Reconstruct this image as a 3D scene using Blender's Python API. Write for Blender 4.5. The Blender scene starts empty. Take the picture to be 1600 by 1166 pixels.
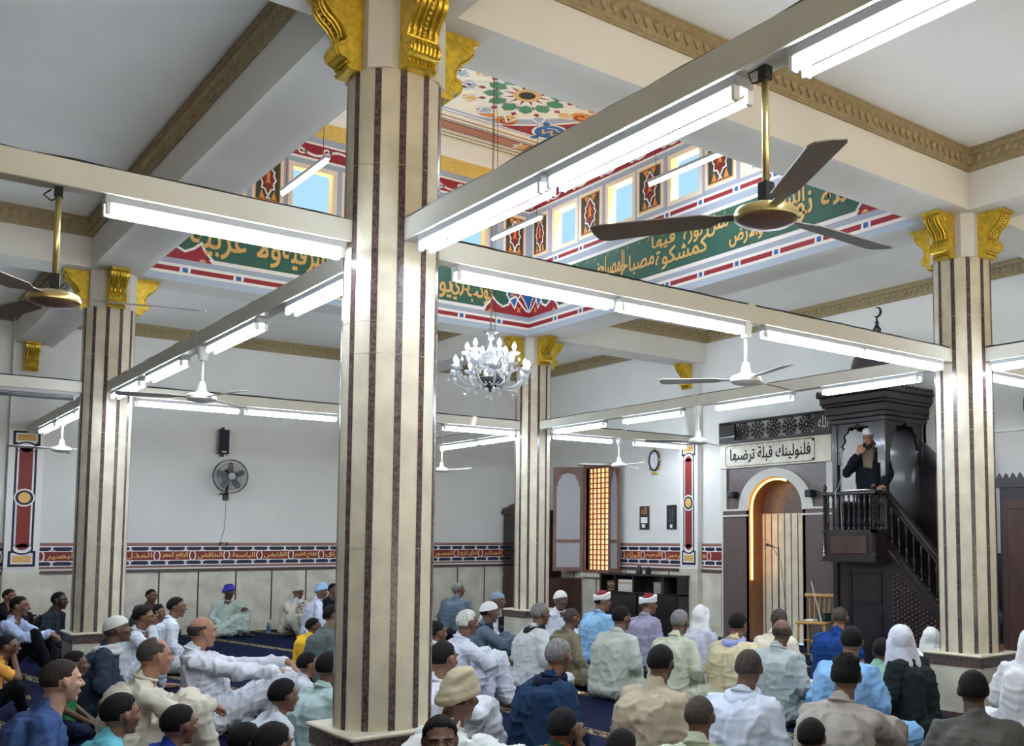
import bpy, bmesh, math, random
from mathutils import Vector, Matrix, noise
random.seed(7)
S = bpy.context.scene
COL = S.collection
R = math.radians
PI = math.pi

# ------------------------------------------------------------------ camera, world, sun, exposure
cd = bpy.data.cameras.new('camera')
cam = bpy.data.objects.new('camera', cd)
COL.objects.link(cam)
CAM = Vector((-2.3194, -4.9609, 1.4945))
yaw, pit, rol = 0.87960, 0.07317, 0.00124
F_ = Vector((math.cos(yaw) * math.cos(pit), math.sin(yaw) * math.cos(pit), math.sin(pit)))
R_ = Vector((math.sin(yaw), -math.cos(yaw), 0))
U_ = R_.cross(F_)
r_ = R_ * math.cos(rol) + U_ * math.sin(rol)
u_ = -R_ * math.sin(rol) + U_ * math.cos(rol)
m = Matrix((r_, u_, -F_)).transposed().to_4x4()
m.translation = CAM
cam.matrix_world = m
cd.sensor_width = 36
cd.sensor_fit = 'HORIZONTAL'
cd.lens = 1557.92 / 1600 * 36
cd.shift_x = -(1008.74 - 800) / 1600
cd.shift_y = (730.35 - 583) / 1600
cd.clip_start = 0.05
cd.clip_end = 300
S.camera = cam

w = bpy.data.worlds.new('sky')
S.world = w
w.use_nodes = True
nt = w.node_tree
bg = nt.nodes['Background']
bg.inputs['Color'].default_value = (0.47, 0.79, 1.0, 1)
bg.inputs['Strength'].default_value = 0.37

sd = bpy.data.lights.new('sun', 'SUN')
sd.energy = 14.0
sd.angle = R(1.0)
sd.color = (1.0, 0.93, 0.83)
sun = bpy.data.objects.new('sun', sd)
COL.objects.link(sun)
sun.rotation_euler = Vector((0.35, -0.42, 1.15)).to_track_quat('Z', 'Y').to_euler()

S.view_settings.view_transform = 'Standard'
S.view_settings.look = 'None'
S.view_settings.gamma = 1
S.view_settings.use_curve_mapping = False
S.view_settings.exposure = 1.42
S.cycles.max_bounces = 7
S.cycles.diffuse_bounces = 5
S.cycles.glossy_bounces = 3
S.cycles.transmission_bounces = 5
S.cycles.caustics_reflective = False
S.cycles.caustics_refractive = False
S.cycles.sample_clamp_indirect = 4.0
TUBE_POWER = 30.0

# ------------------------------------------------------------------ materials
MATS = {}
def srgb(c):
    return tuple(((v / 255) / 12.92 if v / 255 <= 0.04045 else (((v / 255) + 0.055) / 1.055) ** 2.4) for v in c) + (1,)

def mat(name, col, rough=0.6, metal=0.0, emit=None, es=1.0, nz=0.0, scale=8.0, bump=0.0, bscale=40.0, trans=0.0, coat=0.0, stretch=None, col2=None, spec=None):
    """principled material with procedural colour mottling (nz / col2) and bump"""
    if name in MATS:
        return MATS[name]
    M = bpy.data.materials.new(name)
    M.use_nodes = True
    t = M.node_tree
    b = t.nodes['Principled BSDF']
    c = srgb(col)
    b.inputs['Base Color'].default_value = c
    b.inputs['Roughness'].default_value = rough
    b.inputs['Metallic'].default_value = metal
    if spec is not None:
        b.inputs['Specular IOR Level'].default_value = spec
    if trans:
        b.inputs['Transmission Weight'].default_value = trans
    if coat:
        b.inputs['Coat Weight'].default_value = coat
        b.inputs['Coat Roughness'].default_value = 0.08
    tc = t.nodes.new('ShaderNodeTexCoord')
    mp = t.nodes.new('ShaderNodeMapping')
    t.links.new(tc.outputs['Object'], mp.inputs['Vector'])
    if stretch:
        mp.inputs['Scale'].default_value = stretch
    if nz or col2:
        n = t.nodes.new('ShaderNodeTexNoise')
        n.inputs['Scale'].default_value = scale
        n.inputs['Detail'].default_value = 5
        t.links.new(mp.outputs['Vector'], n.inputs['Vector'])
        r = t.nodes.new('ShaderNodeValToRGB')
        r.color_ramp.elements[0].position = 0.35
        r.color_ramp.elements[1].position = 0.65
        if col2:
            r.color_ramp.elements[0].color = c
            r.color_ramp.elements[1].color = srgb(col2)
        else:
            r.color_ramp.elements[0].color = tuple(max(0, v * (1 - nz)) for v in c[:3]) + (1,)
            r.color_ramp.elements[1].color = tuple(min(1, v * (1 + nz)) for v in c[:3]) + (1,)
        t.links.new(n.outputs['Fac'], r.inputs['Fac'])
        t.links.new(r.outputs['Color'], b.inputs['Base Color'])
    if bump:
        n2 = t.nodes.new('ShaderNodeTexNoise')
        n2.inputs['Scale'].default_value = bscale
        n2.inputs['Detail'].default_value = 3
        t.links.new(mp.outputs['Vector'], n2.inputs['Vector'])
        bp = t.nodes.new('ShaderNodeBump')
        bp.inputs['Strength'].default_value = bump
        bp.inputs['Distance'].default_value = 0.01
        t.links.new(n2.outputs['Fac'], bp.inputs['Height'])
        t.links.new(bp.outputs['Normal'], b.inputs['Normal'])
    if emit:
        b.inputs['Emission Color'].default_value = srgb(emit)
        b.inputs['Emission Strength'].default_value = es
    MATS[name] = M
    return M

WHITE = mat('white plaster', (226, 224, 218), 0.8, nz=0.03, scale=1.5)
WALLP = mat('cool white wall paint', (224, 222, 217), 0.75, nz=0.03, scale=1.2)
CREAMP = mat('cream beam paint', (214, 210, 201), 0.7, nz=0.03, scale=2)
MARBLE = mat('cream marble', (216, 207, 184), 0.30, nz=0.10, scale=6, spec=0.5)
MARBLE2 = mat('grey cream marble slab', (212, 206, 188), 0.25, nz=0.14, scale=3.5)
GRANITE = mat('brown granite', (66, 50, 50), 0.2, col2=(112, 92, 90), scale=60)
GRANITE2 = mat('mauve granite', (80, 68, 66), 0.3, col2=(112, 97, 94), scale=45)
GOLD = mat('gold leaf paint', (218, 184, 62), 0.30, metal=0.6, nz=0.18, scale=30, bump=0.2, bscale=90)
GOLDC = mat('antique gold cornice paint', (150, 133, 98), 0.6, nz=0.16, scale=25)
GOLDY = mat('yellow gold cornice paint', (226, 190, 100), 0.55, nz=0.12, scale=40, bump=0.5, bscale=60)
METAL = mat('cream painted steel', (204, 201, 188), 0.45, nz=0.04, scale=3)
TUBE = mat('lit fluorescent tube', (255, 255, 255), 0.4, emit=(226, 240, 255), es=TUBE_POWER)
FIXW = mat('white fixture enamel', (176, 178, 182), 0.35)
GREYW = mat('grey paint', (168, 176, 190), 0.7)
PALEB = mat('pale blue grey paint', (178, 192, 208), 0.7)
PWHITE = mat('painted white', (240, 236, 230), 0.7)
PCREAM = mat('painted cream', (240, 222, 196), 0.7)
PRED = mat('painted dark red', (150, 32, 44), 0.6)
PRUST = mat('painted rust red', (128, 38, 30), 0.6)
PGREEN = mat('painted green', (44, 92, 76), 0.6, nz=0.06, scale=5)
PGREEN2 = mat('painted leaf green', (62, 134, 96), 0.6)
PDARK = mat('painted dark green grey', (58, 66, 54), 0.6)
PBLUE = mat('painted blue', (36, 104, 168), 0.6)
PNAVY = mat('painted navy', (24, 28, 58), 0.6)
PBLACK = mat('painted black', (24, 20, 22), 0.6)
PGOLD = mat('painted gold', (224, 178, 104), 0.6)
PORANGE = mat('painted orange', (224, 140, 62), 0.6)
PBROWN = mat('painted brown', (150, 104, 90), 0.6)
PTAN = mat('painted tan', (186, 128, 100), 0.6)
WOOD = mat('dark carved wood', (24, 17, 18), 0.3, col2=(36, 25, 25), scale=14, stretch=(1, 1, 0.2), coat=0.35)
WOOD2 = mat('reddish dark wood', (50, 27, 20), 0.4, col2=(68, 38, 26), scale=10, stretch=(1, 1, 0.2))
WOODB = mat('brown wood', (106, 76, 66), 0.5, col2=(128, 94, 82), scale=12, stretch=(1, 1, 0.2))
WOODY = mat('yellow varnished wood', (178, 140, 80), 0.4, nz=0.12, scale=16)
BLACKP = mat('black plastic', (22, 22, 24), 0.4)
STEEL = mat('chrome steel', (190, 192, 196), 0.25, metal=1.0)
BRASS = mat('pale brass', (206, 186, 128), 0.28, metal=0.8)
WPLAST = mat('white plastic', (232, 232, 230), 0.35)
BLADEB = mat('brown grey fan blade', (146, 136, 126), 0.5)

# ------------------------------------------------------------------ mesh helpers
def tag(o, label=None, cat=None, group=None, kind=None):
    if label: o['label'] = label
    if cat: o['category'] = cat
    if group: o['group'] = group
    if kind: o['kind'] = kind
    return o

def empty(name, loc=(0, 0, 0), rz=0.0, label=None, cat=None, group=None):
    o = bpy.data.objects.new(name, None)
    COL.objects.link(o)
    o.location = loc
    o.rotation_euler = (0, 0, rz)
    o.empty_display_size = 0.1
    return tag(o, label, cat, group)

def copy_tree(o, parent=None):
    c = o.copy()
    COL.objects.link(c)
    if parent: c.parent = parent
    for ch in list(o.children):
        copy_tree(ch, c)
    return c

class MB:
    def __init__(self):
        self.v = []; self.f = []; self.m = []; self.mi = 0
    def face(self, idx):
        self.f.append(tuple(idx)); self.m.append(self.mi)
    def add(self, vs, fs, M=None):
        b = len(self.v)
        for p in vs:
            p = Vector(p)
            if M is not None: p = M @ p
            self.v.append(p)
        for f in fs:
            self.face([b + i for i in f])
    def box(self, a, c, M=None, bev=0.0):
        x0, y0, z0 = a; x1, y1, z1 = c
        if x0 > x1: x0, x1 = x1, x0
        if y0 > y1: y0, y1 = y1, y0
        if z0 > z1: z0, z1 = z1, z0
        if bev:
            e = bev
            vs = []; rings = []
            for (z, i) in ((z0, e), (z0 + e, 0), (z1 - e, 0), (z1, e)):
                rings.append([(x0 + e, y0 + i, z), (x1 - e, y0 + i, z), (x1 - i, y0 + e, z), (x1 - i, y1 - e, z),
                              (x1 - e, y1 - i, z), (x0 + e, y1 - i, z), (x0 + i, y1 - e, z), (x0 + i, y0 + e, z)])
            for r in rings: vs += r
            fs = []
            for k in range(3):
                for j in range(8):
                    fs.append((k * 8 + j, k * 8 + (j + 1) % 8, k * 8 + 8 + (j + 1) % 8, k * 8 + 8 + j))
            fs.append(tuple(range(7, -1, -1))); fs.append(tuple(range(24, 32)))
            self.add(vs, fs, M); return
        vs = [(x0, y0, z0), (x1, y0, z0), (x1, y1, z0), (x0, y1, z0), (x0, y0, z1), (x1, y0, z1), (x1, y1, z1), (x0, y1, z1)]
        self.add(vs, [(0, 3, 2, 1), (4, 5, 6, 7), (0, 1, 5, 4), (1, 2, 6, 5), (2, 3, 7, 6), (3, 0, 4, 7)], M)
    def ring(self, prof, n=16, M=None, a0=0.0, cap=True):
        """lathe round z: prof = [(r, z), ...]"""
        vs = []; fs = []
        for (r, z) in prof:
            for k in range(n):
                a = a0 + 2 * PI * k / n
                vs.append((r * math.cos(a), r * math.sin(a), z))
        for i in range(len(prof) - 1):
            for k in range(n):
                fs.append((i * n + k, i * n + (k + 1) % n, (i + 1) * n + (k + 1) % n, (i + 1) * n + k))
        if cap:
            if prof[0][0] > 1e-5: fs.append(tuple(range(n - 1, -1, -1)))
            if prof[-1][0] > 1e-5: fs.append(tuple(range((len(prof) - 1) * n, len(prof) * n)))
        self.add(vs, fs, M)
    def ell(self, c, r, n=12, k=8, M=None):
        prof = [(math.sin(PI * i / k), -math.cos(PI * i / k)) for i in range(k + 1)]
        prof[0] = (0.001, -1); prof[-1] = (0.001, 1)
        T = Matrix.Translation(c) @ Matrix.Diagonal((r[0], r[1], r[2], 1))
        self.ring(prof, n, (M @ T) if M is not None else T)
    def tube(self, pts, r, n=8, M=None, cap=True):
        pts = [Vector(p) for p in pts]
        rs = r if isinstance(r, (list, tuple)) else [r] * len(pts)
        vs = []; fs = []
        up = None
        for i, p in enumerate(pts):
            d = (pts[min(i + 1, len(pts) - 1)] - pts[max(i - 1, 0)])
            if d.length < 1e-9: d = Vector((0, 0, 1))
            d.normalize()
            if up is None:
                up = Vector((0, 0, 1)) if abs(d.z) < 0.9 else Vector((1, 0, 0))
            s = d.cross(up).normalized(); up = s.cross(d).normalized()
            for k in range(n):
                a = 2 * PI * k / n
                vs.append(p + s * (math.cos(a) * rs[i]) + up * (math.sin(a) * rs[i]))
        for i in range(len(pts) - 1):
            for k in range(n):
                fs.append((i * n + k, i * n + (k + 1) % n, (i + 1) * n + (k + 1) % n, (i + 1) * n + k))
        if cap:
            fs.append(tuple(range(n - 1, -1, -1))); fs.append(tuple(range((len(pts) - 1) * n, len(pts) * n)))
        self.add(vs, fs, M)
    def cap(self, p0, r0, p1, r1, n=12, k=4):
        """tapered capsule"""
        p0 = Vector(p0); p1 = Vector(p1)
        d = p1 - p0; L = d.length
        if L < 1e-6: d = Vector((0, 0, 1)); L = 1e-6
        M = Matrix.Translation(p0) @ d.to_track_quat('Z', 'Y').to_matrix().to_4x4()
        prof = []
        for i in range(k + 1):
            a = PI / 2 * i / k
            prof.append((max(0.0005, r0 * math.sin(a)), -r0 * math.cos(a)))
        for i in range(k + 1):
            a = PI / 2 * (1 - i / k)
            prof.append((max(0.0005, r1 * math.sin(a)), L + r1 * math.cos(a)))
        self.ring(prof, n, M)
    def prism(self, poly, t, M):
        """poly in local xy extruded along local z by t, then M"""
        n = len(poly)
        vs = [(x, y, 0) for x, y in poly] + [(x, y, t) for x, y in poly]
        fs = [tuple(range(n - 1, -1, -1)), tuple(range(n, 2 * n))]
        fs += [(i, (i + 1) % n, n + (i + 1) % n, n + i) for i in range(n)]
        self.add(vs, fs, M)
    def build(self, name, mats, parent=None, smooth=False, loc=None):
        me = bpy.data.meshes.new(name)
        me.from_pydata([tuple(p) for p in self.v], [], self.f)
        if not isinstance(mats, (list, tuple)): mats = [mats]
        for mm in mats: me.materials.append(mm)
        if len(mats) > 1:
            me.polygons.foreach_set('material_index', self.m)
        bm = bmesh.new(); bm.from_mesh(me)
        bmesh.ops.recalc_face_normals(bm, faces=bm.faces)
        bm.to_mesh(me); bm.free()
        if smooth:
            me.polygons.foreach_set('use_smooth', [True] * len(me.polygons))
            if smooth != 'all':
                try: me.set_sharp_from_angle(angle=R(38))
                except Exception: pass
        o = bpy.data.objects.new(name, me)
        COL.objects.link(o)
        if parent: o.parent = parent
        if loc: o.location = loc
        return o

def frame(o, ux, uy):
    """matrix mapping local x,y,z to ux, uy, ux x uy at o"""
    ux = Vector(ux); uy = Vector(uy); uz = ux.cross(uy)
    M = Matrix((ux, uy, uz)).transposed().to_4x4(); M.translation = Vector(o)
    return M

# ------------------------------------------------------------------ Arabic lettering (shaped by hand into joined forms)
FORMS = {'ا': (0xFE8D, 0xFE8E), 'أ': (0xFE83, 0xFE84), 'ب': (0xFE8F, 0xFE90, 0xFE91, 0xFE92), 'ة': (0xFE93, 0xFE94), 'ت': (0xFE95, 0xFE96, 0xFE97, 0xFE98),
 'ث': (0xFE99, 0xFE9A, 0xFE9B, 0xFE9C), 'ج': (0xFE9D, 0xFE9E, 0xFE9F, 0xFEA0), 'ح': (0xFEA1, 0xFEA2, 0xFEA3, 0xFEA4), 'خ': (0xFEA5, 0xFEA6, 0xFEA7, 0xFEA8),
 'د': (0xFEA9, 0xFEAA), 'ذ': (0xFEAB, 0xFEAC), 'ر': (0xFEAD, 0xFEAE), 'ز': (0xFEAF, 0xFEB0), 'س': (0xFEB1, 0xFEB2, 0xFEB3, 0xFEB4), 'ش': (0xFEB5, 0xFEB6, 0xFEB7, 0xFEB8),
 'ص': (0xFEB9, 0xFEBA, 0xFEBB, 0xFEBC), 'ض': (0xFEBD, 0xFEBE, 0xFEBF, 0xFEC0), 'ط': (0xFEC1, 0xFEC2, 0xFEC3, 0xFEC4), 'ع': (0xFEC9, 0xFECA, 0xFECB, 0xFECC),
 'غ': (0xFECD, 0xFECE, 0xFECF, 0xFED0), 'ف': (0xFED1, 0xFED2, 0xFED3, 0xFED4), 'ق': (0xFED5, 0xFED6, 0xFED7, 0xFED8), 'ك': (0xFED9, 0xFEDA, 0xFEDB, 0xFEDC),
 'ل': (0xFEDD, 0xFEDE, 0xFEDF, 0xFEE0), 'م': (0xFEE1, 0xFEE2, 0xFEE3, 0xFEE4), 'ن': (0xFEE5, 0xFEE6, 0xFEE7, 0xFEE8), 'ه': (0xFEE9, 0xFEEA, 0xFEEB, 0xFEEC),
 'و': (0xFEED, 0xFEEE), 'ي': (0xFEF1, 0xFEF2, 0xFEF3, 0xFEF4), 'ى': (0xFEEF, 0xFEF0), 'ئ': (0xFE89, 0xFE8A, 0xFE8B, 0xFE8C), 'ء': (0xFE80,),
 '\u0003': (0xFEEF, 0xFEF0, 0xFBE8, 0xFBE9), '\u0001': (0xFEFB, 0xFEFC), '\u0002': (0xFEF7, 0xFEF8)}
def shape(s):
    s = s.replace('لا', '\u0001').replace('لأ', '\u0002')
    out = []
    for i, ch in enumerate(s):
        if ch not in FORMS:
            out.append(ch); continue
        f = FORMS[ch]
        prev = s[i - 1] if i else ' '
        nxt = s[i + 1] if i + 1 < len(s) else ' '
        jp = prev in FORMS and len(FORMS[prev]) == 4 and len(f) > 1
        jn = nxt in FORMS and len(FORMS[nxt]) > 1 and len(f) == 4
        k = (3 if jn else 1) if jp else (2 if jn else 0)
        out.append(chr(f[min(k, len(f) - 1)]))
    return ''.join(reversed(out))
_TX = {}
def text_mesh(s, arabic=True):
    if s in _TX: return _TX[s]
    c = bpy.data.curves.new('lettering', 'FONT')
    c.body = shape(s) if arabic else s
    c.resolution_u = 3
    o = bpy.data.objects.new('lettering', c)
    COL.objects.link(o)
    dg = bpy.context.evaluated_depsgraph_get(); dg.update()
    me = bpy.data.meshes.new_from_object(o.evaluated_get(dg))
    vs = [tuple(v.co) for v in me.vertices]; fs = [tuple(p.vertices) for p in me.polygons]
    bpy.data.objects.remove(o); bpy.data.curves.remove(c); bpy.data.meshes.remove(me)
    _TX[s] = (vs, fs)
    return vs, fs

class Art:
    """flat painting on a plane: u to the right, v up, seen from the side w points to; each layer sits 0.6 mm above the last"""
    def __init__(self, o, ux, uy, n, mats):
        self.mb = MB(); self.o = Vector(o); self.ux = Vector(ux); self.uy = Vector(uy); self.n = Vector(n)
        self.mats = mats
    def P(self, u, v, l):
        return self.o + self.ux * u + self.uy * v + self.n * (0.0012 * (l + 1))
    def poly(self, pts, mm, l=0):
        self.mb.mi = self.mats.index(mm)
        b = len(self.mb.v)
        for (u, v) in pts: self.mb.v.append(self.P(u, v, l))
        self.mb.face(range(b, b + len(pts)))
    def rect(self, u0, v0, u1, v1, mm, l=0):
        self.poly([(u0, v0), (u1, v0), (u1, v1), (u0, v1)], mm, l)
    def disc(self, u, v, ru, rv, mm, l=0, n=24, a0=0, a1=2 * PI):
        self.poly([(u + ru * math.cos(a0 + (a1 - a0) * k / n), v + rv * math.sin(a0 + (a1 - a0) * k / n)) for k in range(n + (0 if a1 - a0 > 6.2 else 1))], mm, l)
    def stroke(self, pts, wd, mm, l=0, closed=False):
        self.mb.mi = self.mats.index(mm)
        pts = [Vector((p[0], p[1])) for p in pts]
        n = len(pts); L = []; Q = []
        for i in range(n):
            a = pts[i - 1] if (i or closed) else pts[i]
            b = pts[(i + 1) % n] if (i < n - 1 or closed) else pts[i]
            d1 = (pts[i] - a); d2 = (b - pts[i])
            d1 = d1.normalized() if d1.length > 1e-9 else d2.normalized()
            d2 = d2.normalized() if d2.length > 1e-9 else d1
            t = (d1 + d2)
            t = t.normalized() if t.length > 1e-6 else d1
            k = 1 / max(0.5, t.dot(d1))
            nn = Vector((-t.y, t.x)) * (wd / 2 * k)
            L.append(pts[i] + nn); Q.append(pts[i] - nn)
        b0 = len(self.mb.v)
        for p in L: self.mb.v.append(self.P(p.x, p.y, l))
        for p in Q: self.mb.v.append(self.P(p.x, p.y, l))
        for i in range(n if closed else n - 1):
            j = (i + 1) % n
            self.mb.face((b0 + i, b0 + j, b0 + n + j, b0 + n + i))
    def text(self, s, u0, v0, u1, v1, mm, l=2, arabic=True, bold=0.0):
        vs, fs = text_mesh(s, arabic)
        if not vs: return
        xs = [p[0] for p in vs]; ys = [p[1] for p in vs]
        sx = (u1 - u0) / (max(xs) - min(xs)); sy = (v1 - v0) / (max(ys) - min(ys))
        self.mb.mi = self.mats.index(mm)
        b = len(self.mb.v)
        for q in ((0, 0), (bold, 0), (0, bold), (bold, bold))[:4 if bold else 1]:
            b = len(self.mb.v)
            for p in vs: self.mb.v.append(self.P(u0 + q[0] + (p[0] - min(xs)) * sx, v0 + q[1] + (p[1] - min(ys)) * sy, l + (q[0] + q[1]) * 9))
            for f in fs: self.mb.face([b + i for i in f])
    def build(self, name, parent=None):
        me = bpy.data.meshes.new(name)
        me.from_pydata([tuple(p) for p in self.mb.v], [], self.mb.f)
        for mm in self.mats: me.materials.append(mm)
        me.polygons.foreach_set('material_index', self.mb.m)
        # face the viewer
        bm = bmesh.new(); bm.from_mesh(me)
        for f in bm.faces:
            f.normal_update()
            if f.normal.dot(self.n) < 0: f.normal_flip()
        bm.to_mesh(me); bm.free()
        o = bpy.data.objects.new(name, me); COL.objects.link(o)
        if parent: o.parent = parent
        return o
# ------------------------------------------------------------------ the room
a, b = 5.452, 6.953           # column grid
WB = 0.2435                   # half beam width
ZB = 4.35                     # beam underside
ZC = 4.87                     # ceiling
XQ, YW = 8.6, 12.0            # qibla wall, left wall
X0, Y0 = -8.0, -10.5
LX0, LX1, LY0, LY1 = WB, a - WB, WB, b - WB   # lantern opening
ZL = 6.76                     # lantern ceiling

def struct(name, mb, mm, smooth=False):
    o = mb.build(name, mm, None, smooth); o['kind'] = 'structure'; return o

# floor: navy carpet with beige patterned row borders
def carpet_material():
    M = bpy.data.materials.new('navy prayer carpet'); M.use_nodes = True
    t = M.node_tree; N = t.nodes; L = t.links
    bs = N['Principled BSDF']; bs.inputs['Roughness'].default_value = 0.95
    bs.inputs['Specular IOR Level'].default_value = 0.1
    tc = N.new('ShaderNodeTexCoord'); sp = N.new('ShaderNodeSeparateXYZ'); L.new(tc.outputs['Object'], sp.inputs[0])
    def mth(op, x, y=None, z=None):
        n = N.new('ShaderNodeMath'); n.operation = op
        for i, v in enumerate((x, y, z)):
            if v is None: continue
            if isinstance(v, (int, float)): n.inputs[i].default_value = v
            else: L.new(v, n.inputs[i])
        return n.outputs[0]
    y3 = mth('MAXIMUM', mth('SUBTRACT', sp.outputs['Y'], 3.0), 0.0)
    xs = mth('ADD', sp.outputs['X'], mth('MULTIPLY', y3, 0.15))
    fr = mth('FRACT', mth('DIVIDE', mth('ADD', xs, 20 * 1.1 - 3.46), 1.1))
    d = mth('ABSOLUTE', mth('SUBTRACT', fr, 0.06))
    band = mth('LESS_THAN', d, 0.06)
    core = mth('LESS_THAN', d, 0.05)
    def floral(scale, th):
        v = N.new('ShaderNodeTexVoronoi'); v.feature = 'DISTANCE_TO_EDGE'; v.inputs['Scale'].default_value = scale
        L.new(tc.outputs['Object'], v.inputs['Vector'])
        return mth('GREATER_THAN', v.outputs['Distance'], th)
    fl = floral(17.0, 0.10)
    nz = N.new('ShaderNodeTexNoise'); nz.inputs['Scale'].default_value = 9; L.new(tc.outputs['Object'], nz.inputs['Vector'])
    def mix(f, c1, c2):
        n = N.new('ShaderNodeMix'); n.data_type = 'RGBA'
        if isinstance(f, (int, float)): n.inputs[0].default_value = f
        else: L.new(f, n.inputs[0])
        for i, c in ((6, c1), (7, c2)):
            if isinstance(c, tuple): n.inputs[i].default_value = c
            else: L.new(c, n.inputs[i])
        return n.outputs[2]
    navy = mix(nz.outputs['Fac'], srgb((9, 15, 42)), srgb((14, 22, 54)))
    fig = mix(fl, srgb((30, 26, 24)), srgb((150, 134, 100)))
    edge = srgb((130, 116, 88))
    c = mix(core, edge, fig)
    L.new(mix(band, navy, c), bs.inputs['Base Color'])
    n2 = N.new('ShaderNodeTexNoise'); n2.inputs['Scale'].default_value = 160; L.new(tc.outputs['Object'], n2.inputs['Vector'])
    bp = N.new('ShaderNodeBump'); bp.inputs['Strength'].default_value = 0.35; L.new(n2.outputs['Fac'], bp.inputs['Height']); L.new(bp.outputs['Normal'], bs.inputs['Normal'])
    return M
mb = MB(); mb.box((X0, Y0, -0.1), (XQ, YW, 0)); struct('floor', mb, carpet_material())

# ceiling slab round the lantern opening
mb = MB()
T = 0.2
mb.box((X0 - .3, Y0 - .3, ZC), (XQ + .3, LY0 - .05, ZC + T)); mb.box((X0 - .3, LY1 + .05, ZC), (XQ + .3, YW + .3, ZC + T))
mb.box((X0 - .3, LY0 - .05, ZC), (LX0 - .05, LY1 + .05, ZC + T)); mb.box((LX1 + .05, LY0 - .05, ZC), (XQ + .3, LY1 + .05, ZC + T))
struct('ceiling', mb, WHITE)

# beams
n = 1
for (x0, x1, y0, y1) in ((X0, XQ, -WB, WB), (X0, XQ, b - WB, b + WB)):
    mb = MB(); mb.box((x0, y0, ZB), (x1, y1, ZC)); struct('trim_%d' % n, mb, CREAMP); n += 1
for xc in (-a, 0, a):
    for (y0, y1) in ((Y0, -WB), (WB, b - WB), (b + WB, YW)):
        mb = MB(); mb.box((xc - WB, y0, ZB), (xc + WB, y1, ZC)); struct('trim_%d' % n, mb, CREAMP); n += 1
mb = MB(); mb.box((X0, -b - WB, ZB), (XQ, -b + WB, ZC)); struct('trim_%d' % n, mb, CREAMP); n += 1

# cornices: moulded band with hanging leaves round every ceiling cell but the lantern
def cornice(mb, p, q, nrm, leaves=True):
    p = Vector(p); q = Vector(q); d = (q - p); L = d.length; d.normalize(); nrm = Vector(nrm)
    M = Matrix((nrm, Vector((0, 0, 1)), d)).transposed().to_4x4(); M.translation = p
    # profile in (out, z)
    prof = [(0, -.195), (.016, -.195), (.016, -.178), (.026, -.170), (.026, -.155), (.018, -.150), (.030, -.05), (.044, -.035), (.044, -.018), (.055, -.012), (.055, 0), (0, 0)]
    if Vector((nrm)).cross(Vector((0, 0, 1))).dot(d) < 0:
        prof = prof
    mb.prism(prof, L, M)
    if leaves:
        k = max(1, int(L / 0.085)); s = L / k
        for i in range(k):
            c = p + d * (s * (i + .5)) + nrm * .026
            w = s * .36
            A = [(-w, -.05), (w, -.05), (w * 1.05, -.10), (0, -.142), (-w * 1.05, -.10)]
            vs = [c + d * x + Vector((0, 0, z)) + nrm * (.0 if z > -.06 else .012) for x, z in A]
            vs2 = [v - nrm * .02 for v in vs]
            cc = c + Vector((0, 0, -.09)) + nrm * .03
            base = vs + [cc] + vs2
            fs = [(j, (j + 1) % 5, 5) for j in range(5)] + [(j, (j + 1) % 5, 6 + (j + 1) % 5, 6 + j) for j in range(5)]
            mb.add(base, fs)
xs = [X0, -a - WB, -a + WB, -WB, WB, a - WB, a + WB, XQ]
ys = [Y0, -b - WB, -b + WB, -WB, WB, b - WB, b + WB, YW]
for i in (1, 2, 3):
    for j in (1, 2, 3):
        xa, xb = xs[2 * i], xs[2 * i + 1]; ya, yb = ys[2 * j], ys[2 * j + 1]
        if (i, j) == (2, 2): continue
        mb = MB()
        cornice(mb, (xa, ya, ZC), (xb, ya, ZC), (0, 1, 0)); cornice(mb, (xa, yb, ZC), (xb, yb, ZC), (0, -1, 0))
        cornice(mb, (xa, ya, ZC), (xa, yb, ZC), (1, 0, 0)); cornice(mb, (xb, ya, ZC), (xb, yb, ZC), (-1, 0, 0))
        struct('trim_%d' % n, mb, GOLDC); n += 1

# walls
WIN = (9.24, 9.96, 0.95, 2.82)     # grille window on the qibla wall (y0,y1,z0,z1)
NY0, NY1 = 4.62, 5.70              # mihrab niche
mb = MB()
mb.box((XQ, Y0, 0), (XQ + .5, NY0, ZC)); mb.box((XQ, NY1, 0), (XQ + .5, WIN[0], ZC)); mb.box((XQ, WIN[1], 0), (XQ + .5, YW + .3, ZC))
mb.box((XQ, WIN[0], 0), (XQ + .5, WIN[1], WIN[2])); mb.box((XQ, WIN[0], WIN[3]), (XQ + .5, WIN[1], ZC)); mb.box((XQ, NY0, 2.56), (XQ + .5, NY1, ZC))
struct('wall_right', mb, WALLP)
mb = MB(); mb.box((X0 - .3, YW, 0), (XQ, YW + .3, ZC)); struct('wall_left', mb, WALLP)
mb = MB(); mb.box((X0 - .3, Y0, 0), (X0, YW, ZC)); struct('wall_back', mb, WALLP)
# side behind the photographer: wide doorways to a sunlit courtyard
mb = MB()
doors = ((-6.6, -4.2), (-2.6, 0.0), (1.2, 4.4), (5.4, 8.1))
x = X0
for (d0, d1) in doors:
    mb.box((x, Y0 - .3, 0), (d0, Y0, ZC)); mb.box((d0, Y0 - .3, 3.3), (d1, Y0, ZC)); x = d1
mb.box((x, Y0 - .3, 0), (XQ, Y0, ZC)); struct('wall_front', mb, WALLP)
mb = MB(); mb.box((-30, -40, -.2), (30, Y0 - .3, -.1)); tag(mb.build('courtyard_paving', mat('sandy paving', (206, 194, 172), 0.9, nz=.06, scale=1.5)), kind='structure')

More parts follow.
